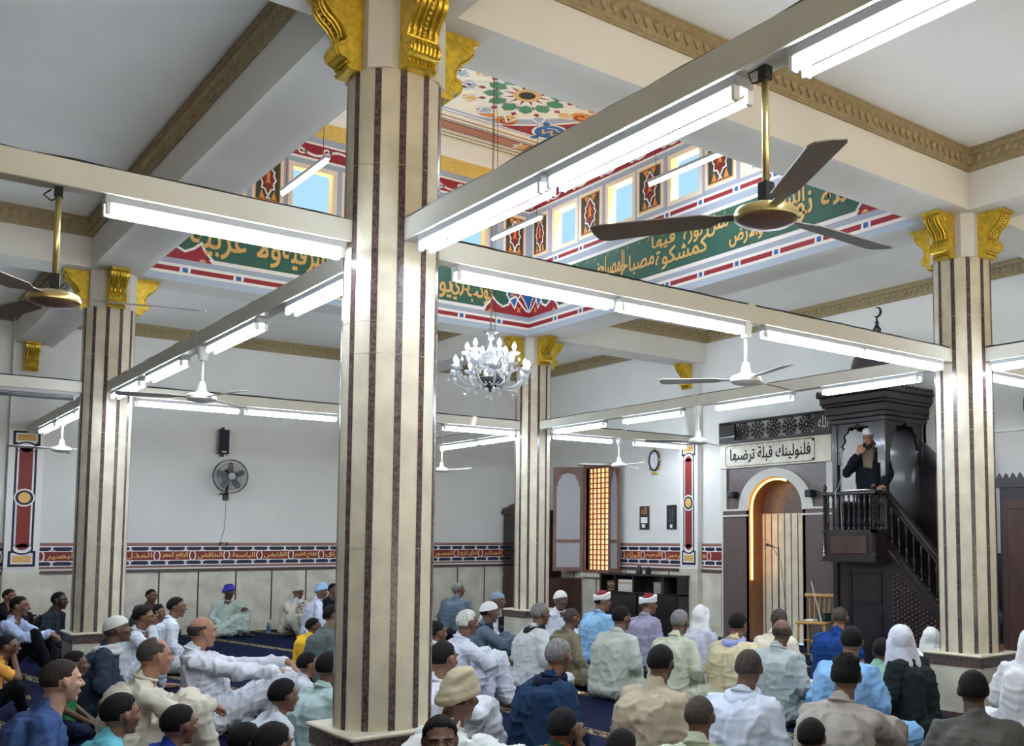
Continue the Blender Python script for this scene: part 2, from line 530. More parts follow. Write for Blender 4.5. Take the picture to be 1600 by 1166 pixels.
# dado: marble slabs, dark strips and the painted band of names
BAND_M = [PBROWN, PWHITE, PNAVY, PRUST, PGOLD, GRANITE]
def dado(pref, o, ux, nrm, u0, u1, strips, rings, names, gaps=()):
    mb = MB(); ux = Vector(ux); nrm = Vector(nrm); o = Vector(o)
    M = frame(o, ux, (0, 0, 1))
    sgn = 1 if M.col[2].to_3d().dot(nrm) > 0 else -1
    mb.box((u0, 0, 0), (u1, .99, sgn * .02), M)
    mb.mi = 1
    mb.box((u0, .985, 0), (u1, 1.035, sgn * .035), M)
    for s in strips: mb.box((s - .012, .17, 0), (s + .012, .985, sgn * .023), M)
    mb.mi = 2
    mb.box((u0, .155, 0), (u1, .17, sgn * .026), M)
    mb.build('wall_cladding', [MARBLE2, GRANITE, MARBLE])['kind'] = 'structure'
    A = Art(o, ux, (0, 0, 1), nrm, BAND_M)
    A.rect(u0, 1.04, u1, 1.445, PBROWN, 0)
    A.rect(u0, 1.085, u1, 1.405, PNAVY, 1)
    A.rect(u0, 1.04, u1, 1.056, PWHITE, 1)
    for v in (1.10, 1.39): A.rect(u0, v - .008, u1, v + .008, PWHITE, 2)
    A.rect(u0, 1.165, u1, 1.325, PWHITE, 2)
    A.rect(u0, 1.178, u1, 1.312, PRUST, 3)
    for i, r in enumerate(rings):
        for c in ((1,) if 0 else (0,)):
            pts = [(r + .045 * math.cos(t), 1.245 + .075 * math.sin(t)) for t in [2 * PI * k / 16 for k in range(16)]]
            A.stroke(pts, .017, PWHITE, 5, True)
        for dx in (-.11, .14):
            for (va, vb) in ((1.325, 1.39), (1.165, 1.10)):
                A.stroke([(r + dx - .035, va), (r + dx - .012, va), (r + dx + .022, vb), (r + dx + .05, vb)], .018, PWHITE, 4)
                A.stroke([(r + dx + .05, va), (r + dx + .022, va), (r + dx - .012, vb), (r + dx - .035, vb)], .018, PWHITE, 4)
        if i < len(rings) - 1 and names[i]:
            r2 = rings[i + 1]; lo, hi = min(r, r2), max(r, r2)
            A.text(names[i], lo + .075, 1.192, hi - .075, 1.292, PGOLD, 6, bold=.005)
    o2 = A.build('painted_band'); o2['kind'] = 'structure'
    return o2
rl = [0.2 + .526 * k for k in range(-3, 16)]
nl = ['السميع', 'الحكم', 'العدل', 'البصير', 'اللطيف', 'المذل', 'الرافع المعز', 'الخافض', 'الباسط', 'القابض', 'الفتاح العليم', 'الرزاق', 'الوهاب', 'القهار', 'الغفار', 'المصور', 'الخالق البارئ', 'المتكبر']
dado('left', (0, YW, 0), (1, 0, 0), (0, -1, 0), -4, XQ, [1.816 + .583 * k for k in range(-4, 12)], rl, nl)
dado('right', (XQ, 0, 0), (0, -1, 0), (-1, 0, 0), -WIN[0] + .14, -6.36, [-8.75, -8.2, -7.6], [-8.855 + .552 * k for k in range(0, 5)], ['الملك', 'الرحيم', 'الرحمن', 'هو الله'])
dado('right', (XQ, 0, 0), (0, -1, 0), (-1, 0, 0), -YW, -10.0, [-11.5, -10.9, -10.3], [-11.8 + .552 * k for k in range(0, 4)], ['القدوس', 'السلام', 'المؤمن'.replace('ؤ', 'و')])
mb = MB(); mb.box((XQ - .02, WIN[0] - .1, 0), (XQ, 10.0, .8)); mb.mi = 1; mb.box((XQ - .024, 9.6, 0), (XQ, 9.625, .8)); mb.build('wall_cladding', [MARBLE2, GRANITE])['kind'] = 'structure'

# painted pilasters
PM = [PWHITE, PNAVY, PRUST, PGOLD]
def pilaster(o, ux, nrm, ww, depth):
    ux = Vector(ux); nrm = Vector(nrm); o = Vector(o)
    M = frame(o, ux, (0, 0, 1)); sgn = 1 if M.col[2].to_3d().dot(nrm) > 0 else -1
    h = ww / 2
    mb = MB(); mb.box((-h, 1.04, 0), (h, ZC, sgn * depth), M); mb.mi = 1; mb.box((-h - .01, 0, 0), (h + .01, 1.04, sgn * (depth + .01)), M)
    mb.build('painted_pilaster', [WALLP, MARBLE2])['kind'] = 'structure'
    A = Art(o + nrm * depth, ux, (0, 0, 1), nrm, PM)
    A.rect(-h, 1.09, h, 3.09, PWHITE, 0)
    k = ww / .385
    A.rect(-.15 * k, 1.10, .15 * k, 1.33, PNAVY, 1); A.rect(-.15 * k, 2.86, .15 * k, 3.07, PNAVY, 1)
    A.rect(-.12 * k, 1.2, .12 * k, 3.0, PNAVY, 1)
    A.rect(-.095 * k, 1.30, .095 * k, 2.9, PWHITE, 2)
    A.rect(-.12 * k, 1.14, .12 * k, 1.30, PWHITE, 2); A.rect(-.10 * k, 1.16, .10 * k, 1.26, PGOLD, 3)
    A.rect(-.12 * k, 2.90, .12 * k, 3.04, PWHITE, 2); A.rect(-.10 * k, 2.93, .10 * k, 3.02, PGOLD, 3)
    A.disc(0, 1.36, .12 * k, .085, PNAVY, 4); A.disc(0, 1.37, .10 * k, .072, PWHITE, 5)
    A.disc(0, 2.83, .12 * k, .085, PNAVY, 4); A.disc(0, 2.82, .10 * k, .072, PWHITE, 5)
    A.rect(-.075 * k, 1.38, .075 * k, 2.82, PRUST, 6); A.disc(0, 1.39, .062 * k, .05, PRUST, 6); A.disc(0, 2.81, .062 * k, .05, PRUST, 6)
    A.disc(0, 2.10, .115 * k, .13, PWHITE, 7); A.disc(0, 2.10, .098 * k, .108, PNAVY, 8); A.disc(0, 2.10, .068 * k, .078, PGOLD, 9)
    A.build('pilaster_painting')['kind'] = 'structure'
pilaster((0.0 - .05, YW, 0), (1, 0, 0), (0, -1, 0), .44, .10)
pilaster((XQ, 7.02, 0), (0, -1, 0), (-1, 0, 0), .42, .10)
mb = MB(); mb.box((a - .25, YW - .1, 0), (a + .25, YW, ZC)); mb.build('trim_90', WALLP)['kind'] = 'structure'

# ------------------------------------------------------------------ lantern over the central bay
mb = MB(); o = .12
ys_w = [1.02, 2.23, 3.435, 4.645, 5.85]      # window centres along y
xs_w = [1.02, 2.10, 3.175, 4.25]             # along x
WZ0, WZ1, HW = 5.47, 5.97, .245
def wall_with_holes(mb, fixed0, fixed1, lo, hi, cs, axis):
    def bx(u0, u1, z0, z1):
        if axis == 'y': mb.box((fixed0, u0, z0), (fixed1, u1, z1))
        else: mb.box((u0, fixed0, z0), (u1, fixed1, z1))
    bx(lo, hi, ZC - .0, WZ0); bx(lo, hi, WZ1, ZL + .1)
    u = lo
    for c in cs:
        bx(u, c - HW, WZ0, WZ1); u = c + HW
    bx(u, hi, WZ0, WZ1)
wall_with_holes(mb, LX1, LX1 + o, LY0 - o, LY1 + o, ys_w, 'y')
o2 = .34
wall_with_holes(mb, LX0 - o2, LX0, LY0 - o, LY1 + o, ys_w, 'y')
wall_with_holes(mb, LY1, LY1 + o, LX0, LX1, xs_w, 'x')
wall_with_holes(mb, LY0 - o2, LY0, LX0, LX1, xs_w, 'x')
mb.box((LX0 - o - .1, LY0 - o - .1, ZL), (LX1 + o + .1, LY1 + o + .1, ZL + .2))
struct('wall_lantern', mb, mat('lantern plaster tinted as sunlit', (238, 202, 138), 0.8))  # yellow of the sunlit window reveals is put into this plaster colour

LM = [GREYW, PALEB, PWHITE, PRED, PBLUE, PGREEN, PGOLD, PCREAM, PORANGE, PRUST, PDARK, PNAVY]
def scroll(A, u0, u1, v, amp, l):
    n = max(1, round((u1 - u0) / .30)); s = (u1 - u0) / n
    for i in range(n):
        sg = 1 if i % 2 == 0 else -1
        c = u0 + s * i
        pts = [(c + s * t, v - sg * amp * math.cos(PI * t)) for t in [k / 10 for k in range(11)]]
        A.stroke(pts, .030, PWHITE, l)
        cx = c + s * .45
        sp = [(cx + (.058 - .0045 * k) * math.cos(k * .55) , v + sg * (.012 + (.05 - .004 * k) * math.sin(k * .55))) for k in range(9)]
        A.stroke(sp, .022, PWHITE, l)
        A.poly([(cx + .03, v + sg * .03), (cx + .085, v + sg * .055), (cx + .06, v + sg * .0)], PWHITE, l)
def lantern_face(o, ux, n, L, wins, panels, words, sqoff):
    wins = sorted(wins)
    A = Art(o, ux, (0, 0, 1), n, LM)
    def strip(z0, z1):  # white, red, white line with blue squares
        A.rect(0, z0, L, z1, PWHITE, 1)
        zm = (z0 + z1) / 2; d = (z1 - z0)
        A.rect(0, zm - d * .22, L, zm + d * .22, PRED, 2)
        u = sqoff
        while u < L - .03:
            if u > .03:
                A.poly([(u - .065, zm - d * .5), (u + .05, zm - d * .5), (u + .065, zm + d * .5), (u - .05, zm + d * .5)], PWHITE, 3)
                A.rect(u - .028, zm - d * .22, u + .028, zm + d * .22, PBLUE, 4)
            u += .577
    A.rect(0, ZB, L, ZL, GREYW, 0) if not wins else None
    # background pieces leaving the windows open
    A.rect(0, ZB, L, WZ0 - .03, GREYW, 0); A.rect(0, WZ1 + .03, L, ZL, GREYW, 0)
    u = 0
    for c in wins:
        A.rect(u, WZ0 - .03, c - HW - .03, WZ1 + .03, GREYW, 0); u = c + HW + .03
    A.rect(u, WZ0 - .03, L, WZ1 + .03, GREYW, 0)
    A.rect(0, ZB, L, 4.42, PALEB, 1)
    strip(4.425, 4.545)
    A.rect(0, 4.605, L, 4.655, PWHITE, 1)
    A.rect(0, 4.65, L, 5.14, PGREEN, 1)
    A.rect(0, 5.14, L, 5.18, PWHITE, 2)
    strip(5.262, 5.372)
    A.rect(0, 6.09, L, 6.12, PWHITE, 1); A.rect(0, 6.12, L, 6.29, PRED, 1); A.rect(0, 6.29, L, 6.315, PWHITE, 1)
    scroll(A, 0.02, L - .02, 6.205, .05, 3)
    for c in wins:
        for (e, mm, l) in ((.055, PCREAM, 1),):
            w0, w1 = c - HW - e, c + HW + e
            A.rect(w0, WZ0 - e, w1, WZ0, mm, l); A.rect(w0, WZ1, w1, WZ1 + e, mm, l)
            A.rect(w0, WZ0, c - HW, WZ1, mm, l); A.rect(c + HW, WZ0, w1, WZ1, mm, l)
        A.rect(c - HW - .075, WZ0 - .075, c - HW - .065, WZ1 + .075, PORANGE, 1)
    for (c, hw) in panels:
        A.rect(c - hw, 5.43, c + hw, 6.03, PCREAM, 1); A.rect(c - hw * .82, 5.47, c + hw * .82, 5.99, PORANGE, 2); A.rect(c - hw * .76, 5.485, c + hw * .76, 5.975, PDARK, 3)
        q = hw / .25; zc = 5.73
        A.poly([(c, zc + .20), (c + .085 * q, zc + .10), (c + .115 * q, zc), (c + .085 * q, zc - .10), (c, zc - .19), (c - .085 * q, zc - .10), (c - .115 * q, zc), (c - .085 * q, zc + .10)], PRUST, 4)
        for sg in (-1, 1):
            A.stroke([(c, zc + .21), (c + sg * .075 * q, zc + .11), (c + sg * .10 * q, zc + .10), (c + sg * .09 * q, zc + .05), (c + sg * .125 * q, zc), (c + sg * .09 * q, zc - .05), (c + sg * .10 * q, zc - .11), (c + sg * .05 * q, zc - .12), (c, zc - .20), (c + sg * .03 * q, zc - .235)], .019, PWHITE, 5)
            A.poly([(c + sg * .02 * q, zc + .235), (c + sg * .13 * q, zc + .235), (c + sg * .07 * q, zc + .15)], PORANGE, 4)
            A.poly([(c + sg * .05 * q, zc - .235), (c + sg * .14 * q, zc - .235), (c + sg * .10 * q, zc - .13)], PORANGE, 4)
        A.poly([(c - .06 * q, zc - .235), (c + .06 * q, zc - .235), (c, zc - .15)], PRUST, 4)
        A.poly([(c, zc + .13), (c + .03 * q, zc + .06), (c + .02 * q, zc), (c + .045 * q, zc - .06), (c, zc - .03), (c - .045 * q, zc - .06), (c - .02 * q, zc), (c - .03 * q, zc + .06)], PORANGE, 6)
    # scalloped red corners of the green band
    for (c0, sg) in ((0, 1), (L, -1)):
        P = lambda u, z: (c0 + sg * u, z)
        A.poly([P(0, 4.605), P(.72, 4.605), P(.63, 4.72), P(.60, 4.80), P(.50, 4.74), P(.42, 4.69), P(.33, 4.72), P(.30, 4.80), P(.22, 4.90), P(0, 4.93)], PRED, 2)
        A.stroke([P(.74, 4.63), P(.64, 4.74), P(.60, 4.82), P(.52, 4.745), P(.43, 4.70), P(.34, 4.74), P(.31, 4.82), P(.22, 4.87), P(.14, 4.78), P(.06, 4.70), P(0, 4.68)], .028, PWHITE, 4)
        A.poly([P(.31, 4.98), P(.36, 4.88), P(.31, 4.80), P(.24, 4.72), P(.20, 4.84), P(.24, 4.93)], PBLUE, 3)
        A.stroke([P(.31, 5.02), P(.37, 4.88), P(.31, 4.79), P(.24, 4.70), P(.19, 4.84), P(.13, 4.92), P(.05, 4.98), P(0, 5.06)], .022, PWHITE, 5)
        A.poly([P(0, 4.70), P(.08, 4.84), P(.10, 4.92), P(0, 5.04)], PBLUE, 3)
        A.stroke([P(0, 4.68), P(.09, 4.84), P(.19, 4.95), P(.28, 5.04)], .02, PWHITE, 5)
        for (uu, zz) in ((.28, 4.90), (.17, 4.69)):
            A.poly([P(uu - .04, zz + .05), P(uu, zz + .02), P(uu + .045, zz + .05), P(uu + .02, zz), P(uu + .04, zz - .05), P(uu, zz - .025), P(uu - .03, zz - .05), P(uu - .02, zz)], PORANGE, 5)
        A.disc(c0 + sg * .62, 4.61, .035, .03, PGOLD, 3, 10, 0, PI)
    for (s, u0, v0, u1, v1) in words:
        A.text(s, u0, v0, u1, v1, PGOLD, 6, bold=.009)
    # short stroke marks floating over the letters
    rr = random.Random(3)
    u = .9
    while u < L - .9:
        A.stroke([(u, 5.08 + rr.uniform(-.01, .01)), (u + .035, 5.115)], .008, PGOLD, 6); u += rr.uniform(.15, .3)
    return A.build('wall_lantern_painting')
LXL, LYL = LX1 - LX0, LY1 - LY0
def yr(y): return LY1 - y      # u along -y on the far right face (seen from inside, left = +y)
wr = [('الله نور', yr(1.88), 4.70, yr(1.0), 5.04), ('السموات', yr(2.45), 4.86, yr(1.62), 5.12), ('والأرض', yr(2.7), 4.68, yr(2.2), 4.92), ('مثل نوره', yr(3.45), 4.88, yr(2.72), 5.11), ('كمشكوة', yr(3.95), 4.68, yr(3.05), 4.92),
      ('فيها', yr(4.02), 4.93, yr(3.6), 5.11), ('مصباح', yr(4.62), 4.68, yr(3.98), 4.98), ('المصباح', yr(5.05), 4.70, yr(4.55), 5.08), ('في زجاجة', yr(5.75), 4.72, yr(5.05), 5.03)]
fR = lantern_face((LX1, LY1, 0), (0, -1, 0), (-1, 0, 0), LYL, [yr(c) for c in ys_w], [(yr(c), .25) for c in (1.625, 2.84, 4.06, 5.27)] + [(yr(6.44), .19), (yr(.44), .17)], wr, yr(6.049))
def xr(x): return x - LX0
wl = [('لا شرقية', xr(1.75), 4.68, xr(2.50), 5.10), ('ولا غربية', xr(.72), 4.68, xr(1.72), 5.10), ('زيتونة', xr(2.50), 4.70, xr(3.05), 5.10), ('يوقد', xr(3.55), 4.68, xr(3.98), 5.02), ('دري', xr(3.98), 4.68, xr(4.25), 4.98), ('كوكب', xr(4.22), 4.68, xr(4.62), 5.02), ('من شجرة', xr(3.05), 4.72, xr(3.52), 5.10)]
fB = lantern_face((LX0, LY1, 0), (1, 0, 0), (0, -1, 0), LXL, [xr(c) for c in xs_w], [(xr(c), .18) for c in (.50, 1.56, 2.64, 3.71, 4.96)], wl, xr(.682))
fL = lantern_face((LX0, LY0, 0), (0, 1, 0), (1, 0, 0), LYL, [c - LY0 for c in ys_w], [(c - LY0, .25) for c in (1.625, 2.84, 4.06, 5.27)], [('الزجاجة كانها', 1.4, 4.70, 5.0, 5.08)], .4)
fF = lantern_face((LX1, LY0, 0), (-1, 0, 0), (0, 1, 0), LXL, [LX1 - c for c in xs_w], [(LX1 - c, .18) for c in (1.56, 2.64, 3.71)], [('شجرة مباركة', 1.2, 4.70, 3.8, 5.08)], .3)
for f in (fR, fB, fL, fF): f['kind'] = 'structure'
# gold frieze and white cornice at the top of the lantern
mb = MB()
for (p, q, nn) in (((LX0, LY1), (LX1, LY1), (0, -1)), ((LX0, LY0), (LX1, LY0), (0, 1)), ((LX0, LY0), (LX0, LY1), (1, 0)), ((LX1, LY0), (LX1, LY1), (-1, 0))):
    d = Vector((q[0] - p[0], q[1] - p[1], 0)); L = d.length; d.normalize()
    M = Matrix((Vector((nn[0], nn[1], 0)), Vector((0, 0, 1)), d)).transposed().to_4x4(); M.translation = Vector((p[0], p[1], 0))
    mb.mi = 0; mb.prism([(0, 6.39), (.012, 6.39), (.025, 6.42), (.04, 6.55), (.05, 6.57), (0, 6.57)], L, M)
    mb.mi = 1; mb.prism([(0, 6.571), (.06, 6.571), (.09, 6.61), (.10, 6.66), (.16, 6.70), (.17, ZL), (0, ZL)], L, M)
struct('trim_80', mb, [GOLDY, mat('cornice white', (246, 240, 226), .7)])
# painted lantern ceiling (square panel, interlaced stars, spandrels)
CM = [mat('ceiling cream paint', (246, 236, 208), .7), PWHITE, PGREEN2, PRED, PGOLD, PBLACK, PBLUE, GREYW, PTAN, PORANGE, PRUST, PNAVY]
CREAMC = CM[0]
cx, cy = (LX0 + LX1) / 2, (LY0 + LY1) / 2
A = Art((cx, cy, ZL), (1, 0, 0), (0, 1, 0), (0, 0, -1), CM)
hx, hy = LXL / 2, LYL / 2
A.rect(-hx, -hy, hx, hy, CREAMC, 0)
SQ = 2.30
for sg in (-1, 1):
    y1, y2 = sg * (SQ + .06), sg * (hy - .2)
    def Rr(u0, v0, u1, v1, mm, l): A.rect(u0, min(v0, v1), u1, max(v0, v1), mm, l)
    Rr(-SQ, sg * (SQ + .20), SQ, sg * (SQ + .50), PBLACK, 1); Rr(-SQ + .02, sg * (SQ + .215), SQ - .02, sg * (SQ + .485), PWHITE, 2); Rr(-SQ + .05, sg * (SQ + .235), SQ - .05, sg * (SQ + .465), PRUST, 3)
    Rr(-SQ + .09, sg * (SQ + .26), SQ - .09, sg * (SQ + .44), PTAN, 4)
    for s2 in (-1, 1):
        Rr(min(s2 * (SQ - .09), s2 * (SQ - .42)), sg * (SQ + .26), max(s2 * (SQ - .09), s2 * (SQ - .42)), sg * (SQ + .44), PGOLD, 5)
        Rr(min(s2 * (SQ - .24), s2 * (SQ - .26)), sg * (SQ + .24), max(s2 * (SQ - .24), s2 * (SQ - .26)), sg * (SQ + .46), PBLACK, 6)
        A.stroke([(s2 * (SQ - .42), sg * (SQ + .24)), (s2 * (SQ - .38), sg * (SQ + .31)), (s2 * (SQ - .45), sg * (SQ + .35)), (s2 * (SQ - .38), sg * (SQ + .39)), (s2 * (SQ - .42), sg * (SQ + .46))], .03, PWHITE, 7)
    Rr(-hx, sg * (SQ + .56), hx, sg * (SQ + .58), PBLACK, 1); Rr(-hx, sg * (SQ + .66), hx, sg * (SQ + .68), PBLACK, 1)
    Rr(-hx, sg * (SQ + .10), hx, sg * (SQ + .13), PTAN, 1)
A.rect(-SQ, -SQ, SQ, SQ, GREYW, 1)
A.rect(-SQ + .03, -SQ + .03, SQ - .03, SQ - .03, PWHITE, 2)
A.rect(-SQ + .06, -SQ + .06, SQ - .06, SQ - .06, PRED, 3)
RC = 2.62
def clipcircle(r, lim, l, mm):
    pts = []
    for k in range(144):
        t = 2 * PI * k / 144
        pts.append((max(-lim, min(lim, r * math.cos(t))), max(-lim, min(lim, r * math.sin(t)))))
    A.poly(pts, mm, l)
clipcircle(RC, SQ - .06, 4, PWHITE); clipcircle(RC - .05, SQ - .08, 5, GREYW); clipcircle(RC - .20, SQ - .12, 6, PWHITE); clipcircle(RC - .25, SQ - .15, 7, CREAMC)
for sx in (-1, 1):
    for sy in (-1, 1):
        c = (sx * 1.98, sy * 2.0)
        A.disc(c[0], c[1], .235, .235, PWHITE, 8); A.disc(c[0], c[1], .20, .20, PBLUE, 9)
        for k in range(3):
            t = math.atan2(sy, sx) + PI + k * 2 * PI / 3
            A.disc(c[0] + .27 * math.cos(t), c[1] + .27 * math.sin(t), .07, .07, PWHITE, 8); A.disc(c[0] + .27 * math.cos(t), c[1] + .27 * math.sin(t), .05, .05, PBLUE, 9)
        A.stroke([(c[0] - .12, c[1] - .02), (c[0] - .05, c[1] + .08), (c[0], c[1] - .04), (c[0] + .07, c[1] + .07), (c[0] + .12, c[1] - .05)], .03, PGOLD, 10)
        A.stroke([(c[0] - .10, c[1] - .09), (c[0], c[1] - .12), (c[0] + .10, c[1] - .08)], .02, PWHITE, 10)
        for (dx, dy) in ((0, -1), (-1, 0)):
            q = (c[0] + sx * dx * .62 + sx * .05 * (-dy), c[1] + sy * dy * .62 + sy * .05 * (-dx))
            sp = [(q[0] + (.11 - .009 * k) * math.cos(k * .6), q[1] + (.11 - .009 * k) * math.sin(k * .6)) for k in range(10)]
            A.disc(q[0], q[1], .15, .13, PORANGE, 8, 9); A.stroke(sp, .03, PRUST, 9)
            A.disc(q[0] + sx * dx * .3, q[1] + sy * dy * .3, .07 + .07 * abs(dx), .07 + .07 * abs(dy), PORANGE, 8, 7)
def rosette(c, r, pet, n=12, core=PBLACK):
    for k in range(n):
        t = 2 * PI * k / n
        def Q(rr, tt): return (c[0] + r * rr * math.cos(tt), c[1] + r * rr * math.sin(tt))
        d = PI / n
        A.poly([Q(.44, t), Q(.56, t - d * .8), Q(.74, t - d * .72), Q(.84, t), Q(.74, t + d * .72), Q(.56, t + d * .8)], pet, 9)
        A.poly([Q(.98, t + d), Q(1.06, t + d * .45), Q(1.22, t + d * .5), Q(1.30, t + d), Q(1.22, t + d * 1.5), Q(1.06, t + d * 1.55)], (PGOLD, GREYW)[k % 2] if pet is PGREEN2 else GREYW, 9)
        A.stroke([Q(.86, t), Q(1.02, t + d * .4), Q(1.34, t + d)], r * .04, PWHITE, 10); A.stroke([Q(.86, t), Q(1.02, t - d * .4), Q(1.34, t - d)], r * .04, PWHITE, 10)
        A.poly([Q(.27, t + d * .2), Q(.50, t + d), Q(.27, t + d * 1.8)], PRED, 9)
        A.stroke([Q(.24, t), Q(.60, t + d), Q(1.06, t + d * .55)], r * .045, PWHITE, 10)
        A.stroke([Q(.24, t), Q(.60, t - d), Q(1.06, t - d * .55)], r * .045, PWHITE, 10)
        A.poly([Q(.80, t + d), Q(.87, t + d * .7), Q(.97, t + d), Q(.87, t + d * 1.3)], PRED, 11)
    A.disc(c[0], c[1], r * .27, r * .27, PGOLD, 11); A.disc(c[0], c[1], r * .16, r * .16, core, 12)
for k in range(4):
    t = PI / 4 + k * PI / 2
    rosette((1.66 * math.cos(t), 1.82 * math.sin(t)), .62, PGREEN2)
for k in range(4):
    t = k * PI / 2
    rosette((1.62 * math.cos(t), 1.70 * math.sin(t)), .46, PGOLD, 10)
rosette((0, 0), .95, PGREEN2, 16)
for k in range(16):
    t = 2 * PI * k / 16 + .1
    A.stroke([(1.05 * math.cos(t), 1.05 * math.sin(t)), (1.45 * math.cos(t + .14), 1.45 * math.sin(t + .14)), (2.1 * math.cos(t - .03), 2.1 * math.sin(t - .03))], .03, PWHITE, 8)
    A.disc(1.28 * math.cos(t + .1), 1.28 * math.sin(t + .1), .09, .09, (PGOLD, GREYW)[k % 2], 8, 6)
for k in range(48):
    t = 2 * PI * k / 48
    for (r0, r1, dt) in ((.98, 1.28, .13), (.98, 1.28, -.13), (2.0, 2.28, .10), (2.0, 2.28, -.10)):
        p = (r0 * math.cos(t), r0 * math.sin(t)); q = (r1 * math.cos(t + dt), r1 * math.sin(t + dt))
        if max(abs(q[0]), abs(q[1])) < SQ - .16: A.stroke([p, q], .022, PWHITE, 8)
A.build('ceiling_lantern')['kind'] = 'structure'
# ------------------------------------------------------------------ columns
def make_corbel_mesh(mb, s=1.0):
    """profile out along +x, height 0..0.40, width along y"""
    def circ(cx, cz, r, a0, a1, n=8):
        return [(cx + r * math.cos(R(a0 + (a1 - a0) * k / n)), cz + r * math.sin(R(a0 + (a1 - a0) * k / n))) for k in range(n + 1)]
    prof = [(0, 0), (.075, 0), (.09, .015), (.07, .03), (.09, .05)] + circ(.095, .098, .046, -60, 75) + [(.09, .165), (.105, .20), (.135, .245), (.185, .285), (.215, .325), (.215, .362), (.225, .366), (.25, .375), (.25, .40), (0, .40)]
    prof = [(x * s, z * s) for x, z in prof]
    hw = .088 * s
    M = Matrix(((1, 0, 0, 0), (0, 0, -1, hw), (0, 1, 0, 0), (0, 0, 0, 1)))
    mb.prism(prof, 2 * hw, M)
    # rope fillets and bead row following the curve
    curve = [(.112, .165), (.118, .20), (.147, .242), (.197, .28), (.224, .322), (.224, .36)]
    def along(t):
        k = t * (len(curve) - 1); i = min(int(k), len(curve) - 2); f = k - i
        return (curve[i][0] * (1 - f) + curve[i + 1][0] * f, curve[i][1] * (1 - f) + curve[i + 1][1] * f)
    for yy in (-.062, -.028, .028, .062):
        pts = [(along(t / 14)[0] * s, yy * s, along(t / 14)[1] * s) for t in range(15)]
        mb.tube(pts, [(.0085 if k % 2 else .006) * s for k in range(15)], 6)
    for k in range(10):
        p = along((k + .5) / 10); mb.ell((p[0] * s, 0, p[1] * s), (.011 * s, .012 * s, .011 * s), 6, 4)
    for k in range(7):
        y = (-.07 + .0233 * k) * s
        mb.tube([(.135 * s, y, .065 * s), (.147 * s, y, .098 * s), (.132 * s, y, .135 * s)], .009 * s, 6)
        mb.ell((.085 * s, y, .035 * s), (.012 * s, .009 * s, .010 * s), 6, 4)
    # side scrolls
    for sg in (-1, 1):
        sp = [((.165 + (.04 - .0035 * k) * math.cos(k * .6)) * s, sg * (hw + .001), (.325 + (.035 - .003 * k) * math.sin(k * .6)) * s) for k in range(10)]
        mb.tube(sp, .005 * s, 5)
        sp = [((.095 + (.032 - .003 * k) * math.cos(k * .6)) * s, sg * (hw + .001), (.10 + (.03 - .003 * k) * math.sin(k * .6)) * s) for k in range(9)]
        mb.tube(sp, .005 * s, 5)

PEDH, RS = 0.541, 0.25
ZS = 3.962      # top of the marble shaft
def make_column(label):
    t = empty('column', (0, 0, 0), 0, label, 'column')
    e = .285
    mb = MB()
    mb.box((-e + .012, -e + .012, .02), (e - .012, e - .012, .43))
    mb.mi = 1; mb.box((-e + .006, -e + .006, 0), (e - .006, e - .006, .045)); mb.box((-e + .004, -e + .004, .43), (e - .004, e - .004, .516))
    mb.build('pedestal', [MARBLE2, GRANITE], t)
    mb = MB(); mb.box((-e - .012, -e - .012, .516), (e + .012, e + .012, PEDH), bev=.008); mb.build('pedestal_slab', MARBLE, t)
    # shaft: 12 cream boards and 12 granite strips
    mb = MB()
    angs = []
    for k in range(12):
        c = R(15 + 30 * k); angs += [(c - R(4), 1), (c + R(4), 0)]
    n = len(angs)
    zl = [PEDH, 1.45, 2.45, 2.62, 3.45, ZS]
    for j in range(len(zl) - 1):
        z0, z1 = zl[j] + (.0015 if j else 0), zl[j + 1] - .0015
        for i in range(n):
            a0, mi = angs[i]; a1 = angs[(i + 1) % n][0]
            if a1 < a0: a1 += 2 * PI
            mb.mi = mi; r = RS + (.0 if mi == 0 else .002)
            p = [(r * math.cos(a0), r * math.sin(a0)), (r * math.cos(a1), r * math.sin(a1))]
            m_ = (RS * .93 * math.cos((a0 + a1) / 2), RS * .93 * math.sin((a0 + a1) / 2))
            mb.add([(p[0][0], p[0][1], z0), (p[1][0], p[1][1], z0), (p[1][0], p[1][1], z1), (p[0][0], p[0][1], z1)], [(0, 1, 2, 3)])
    mb.mi = 0; mb.ring([(RS * .985, PEDH), (RS * .985, ZS)], 24, a0=R(15 - 4))
    mb.build('shaft', [MARBLE, GRANITE], t)
    mb = MB(); q = .225; f = .145
    oct_ = [(q, -f), (q, f), (f, q), (-f, q), (-q, f), (-q, -f), (-f, -q), (f, -q)]
    mb.prism(oct_, ZB - ZS, Matrix.Translation((0, 0, ZS)))
    cap_ = mb.build('capital', CREAMP, t)
    cb = None
    for k in range(4):
        if cb is None:
            m2 = MB(); make_corbel_mesh(m2, .98); cb = m2.build('corbel', GOLD, cap_, True); o = cb
        else:
            o = cb.copy(); COL.objects.link(o); o.parent = cap_
        ang = k * PI / 2
        o.rotation_euler = (0, 0, ang); o.location = (q * math.cos(ang), q * math.sin(ang), ZB - .394)
    return t
colA = make_column('largest striped marble column, standing in front of everything else')
for (x, y, lab) in ((0, b, 'striped marble column beside the man in a white knitted cap'),
                    (a, b, 'slimmest striped marble column, just beyond the crystal chandelier'),
                    (a, 0, 'striped marble column in front of the dark pulpit stairs')):
    c = copy_tree(colA); c.location = (x, y, 0); c['label'] = lab
    tag(c, group='striped columns of the central bay')
colA['group'] = 'striped columns of the central bay'
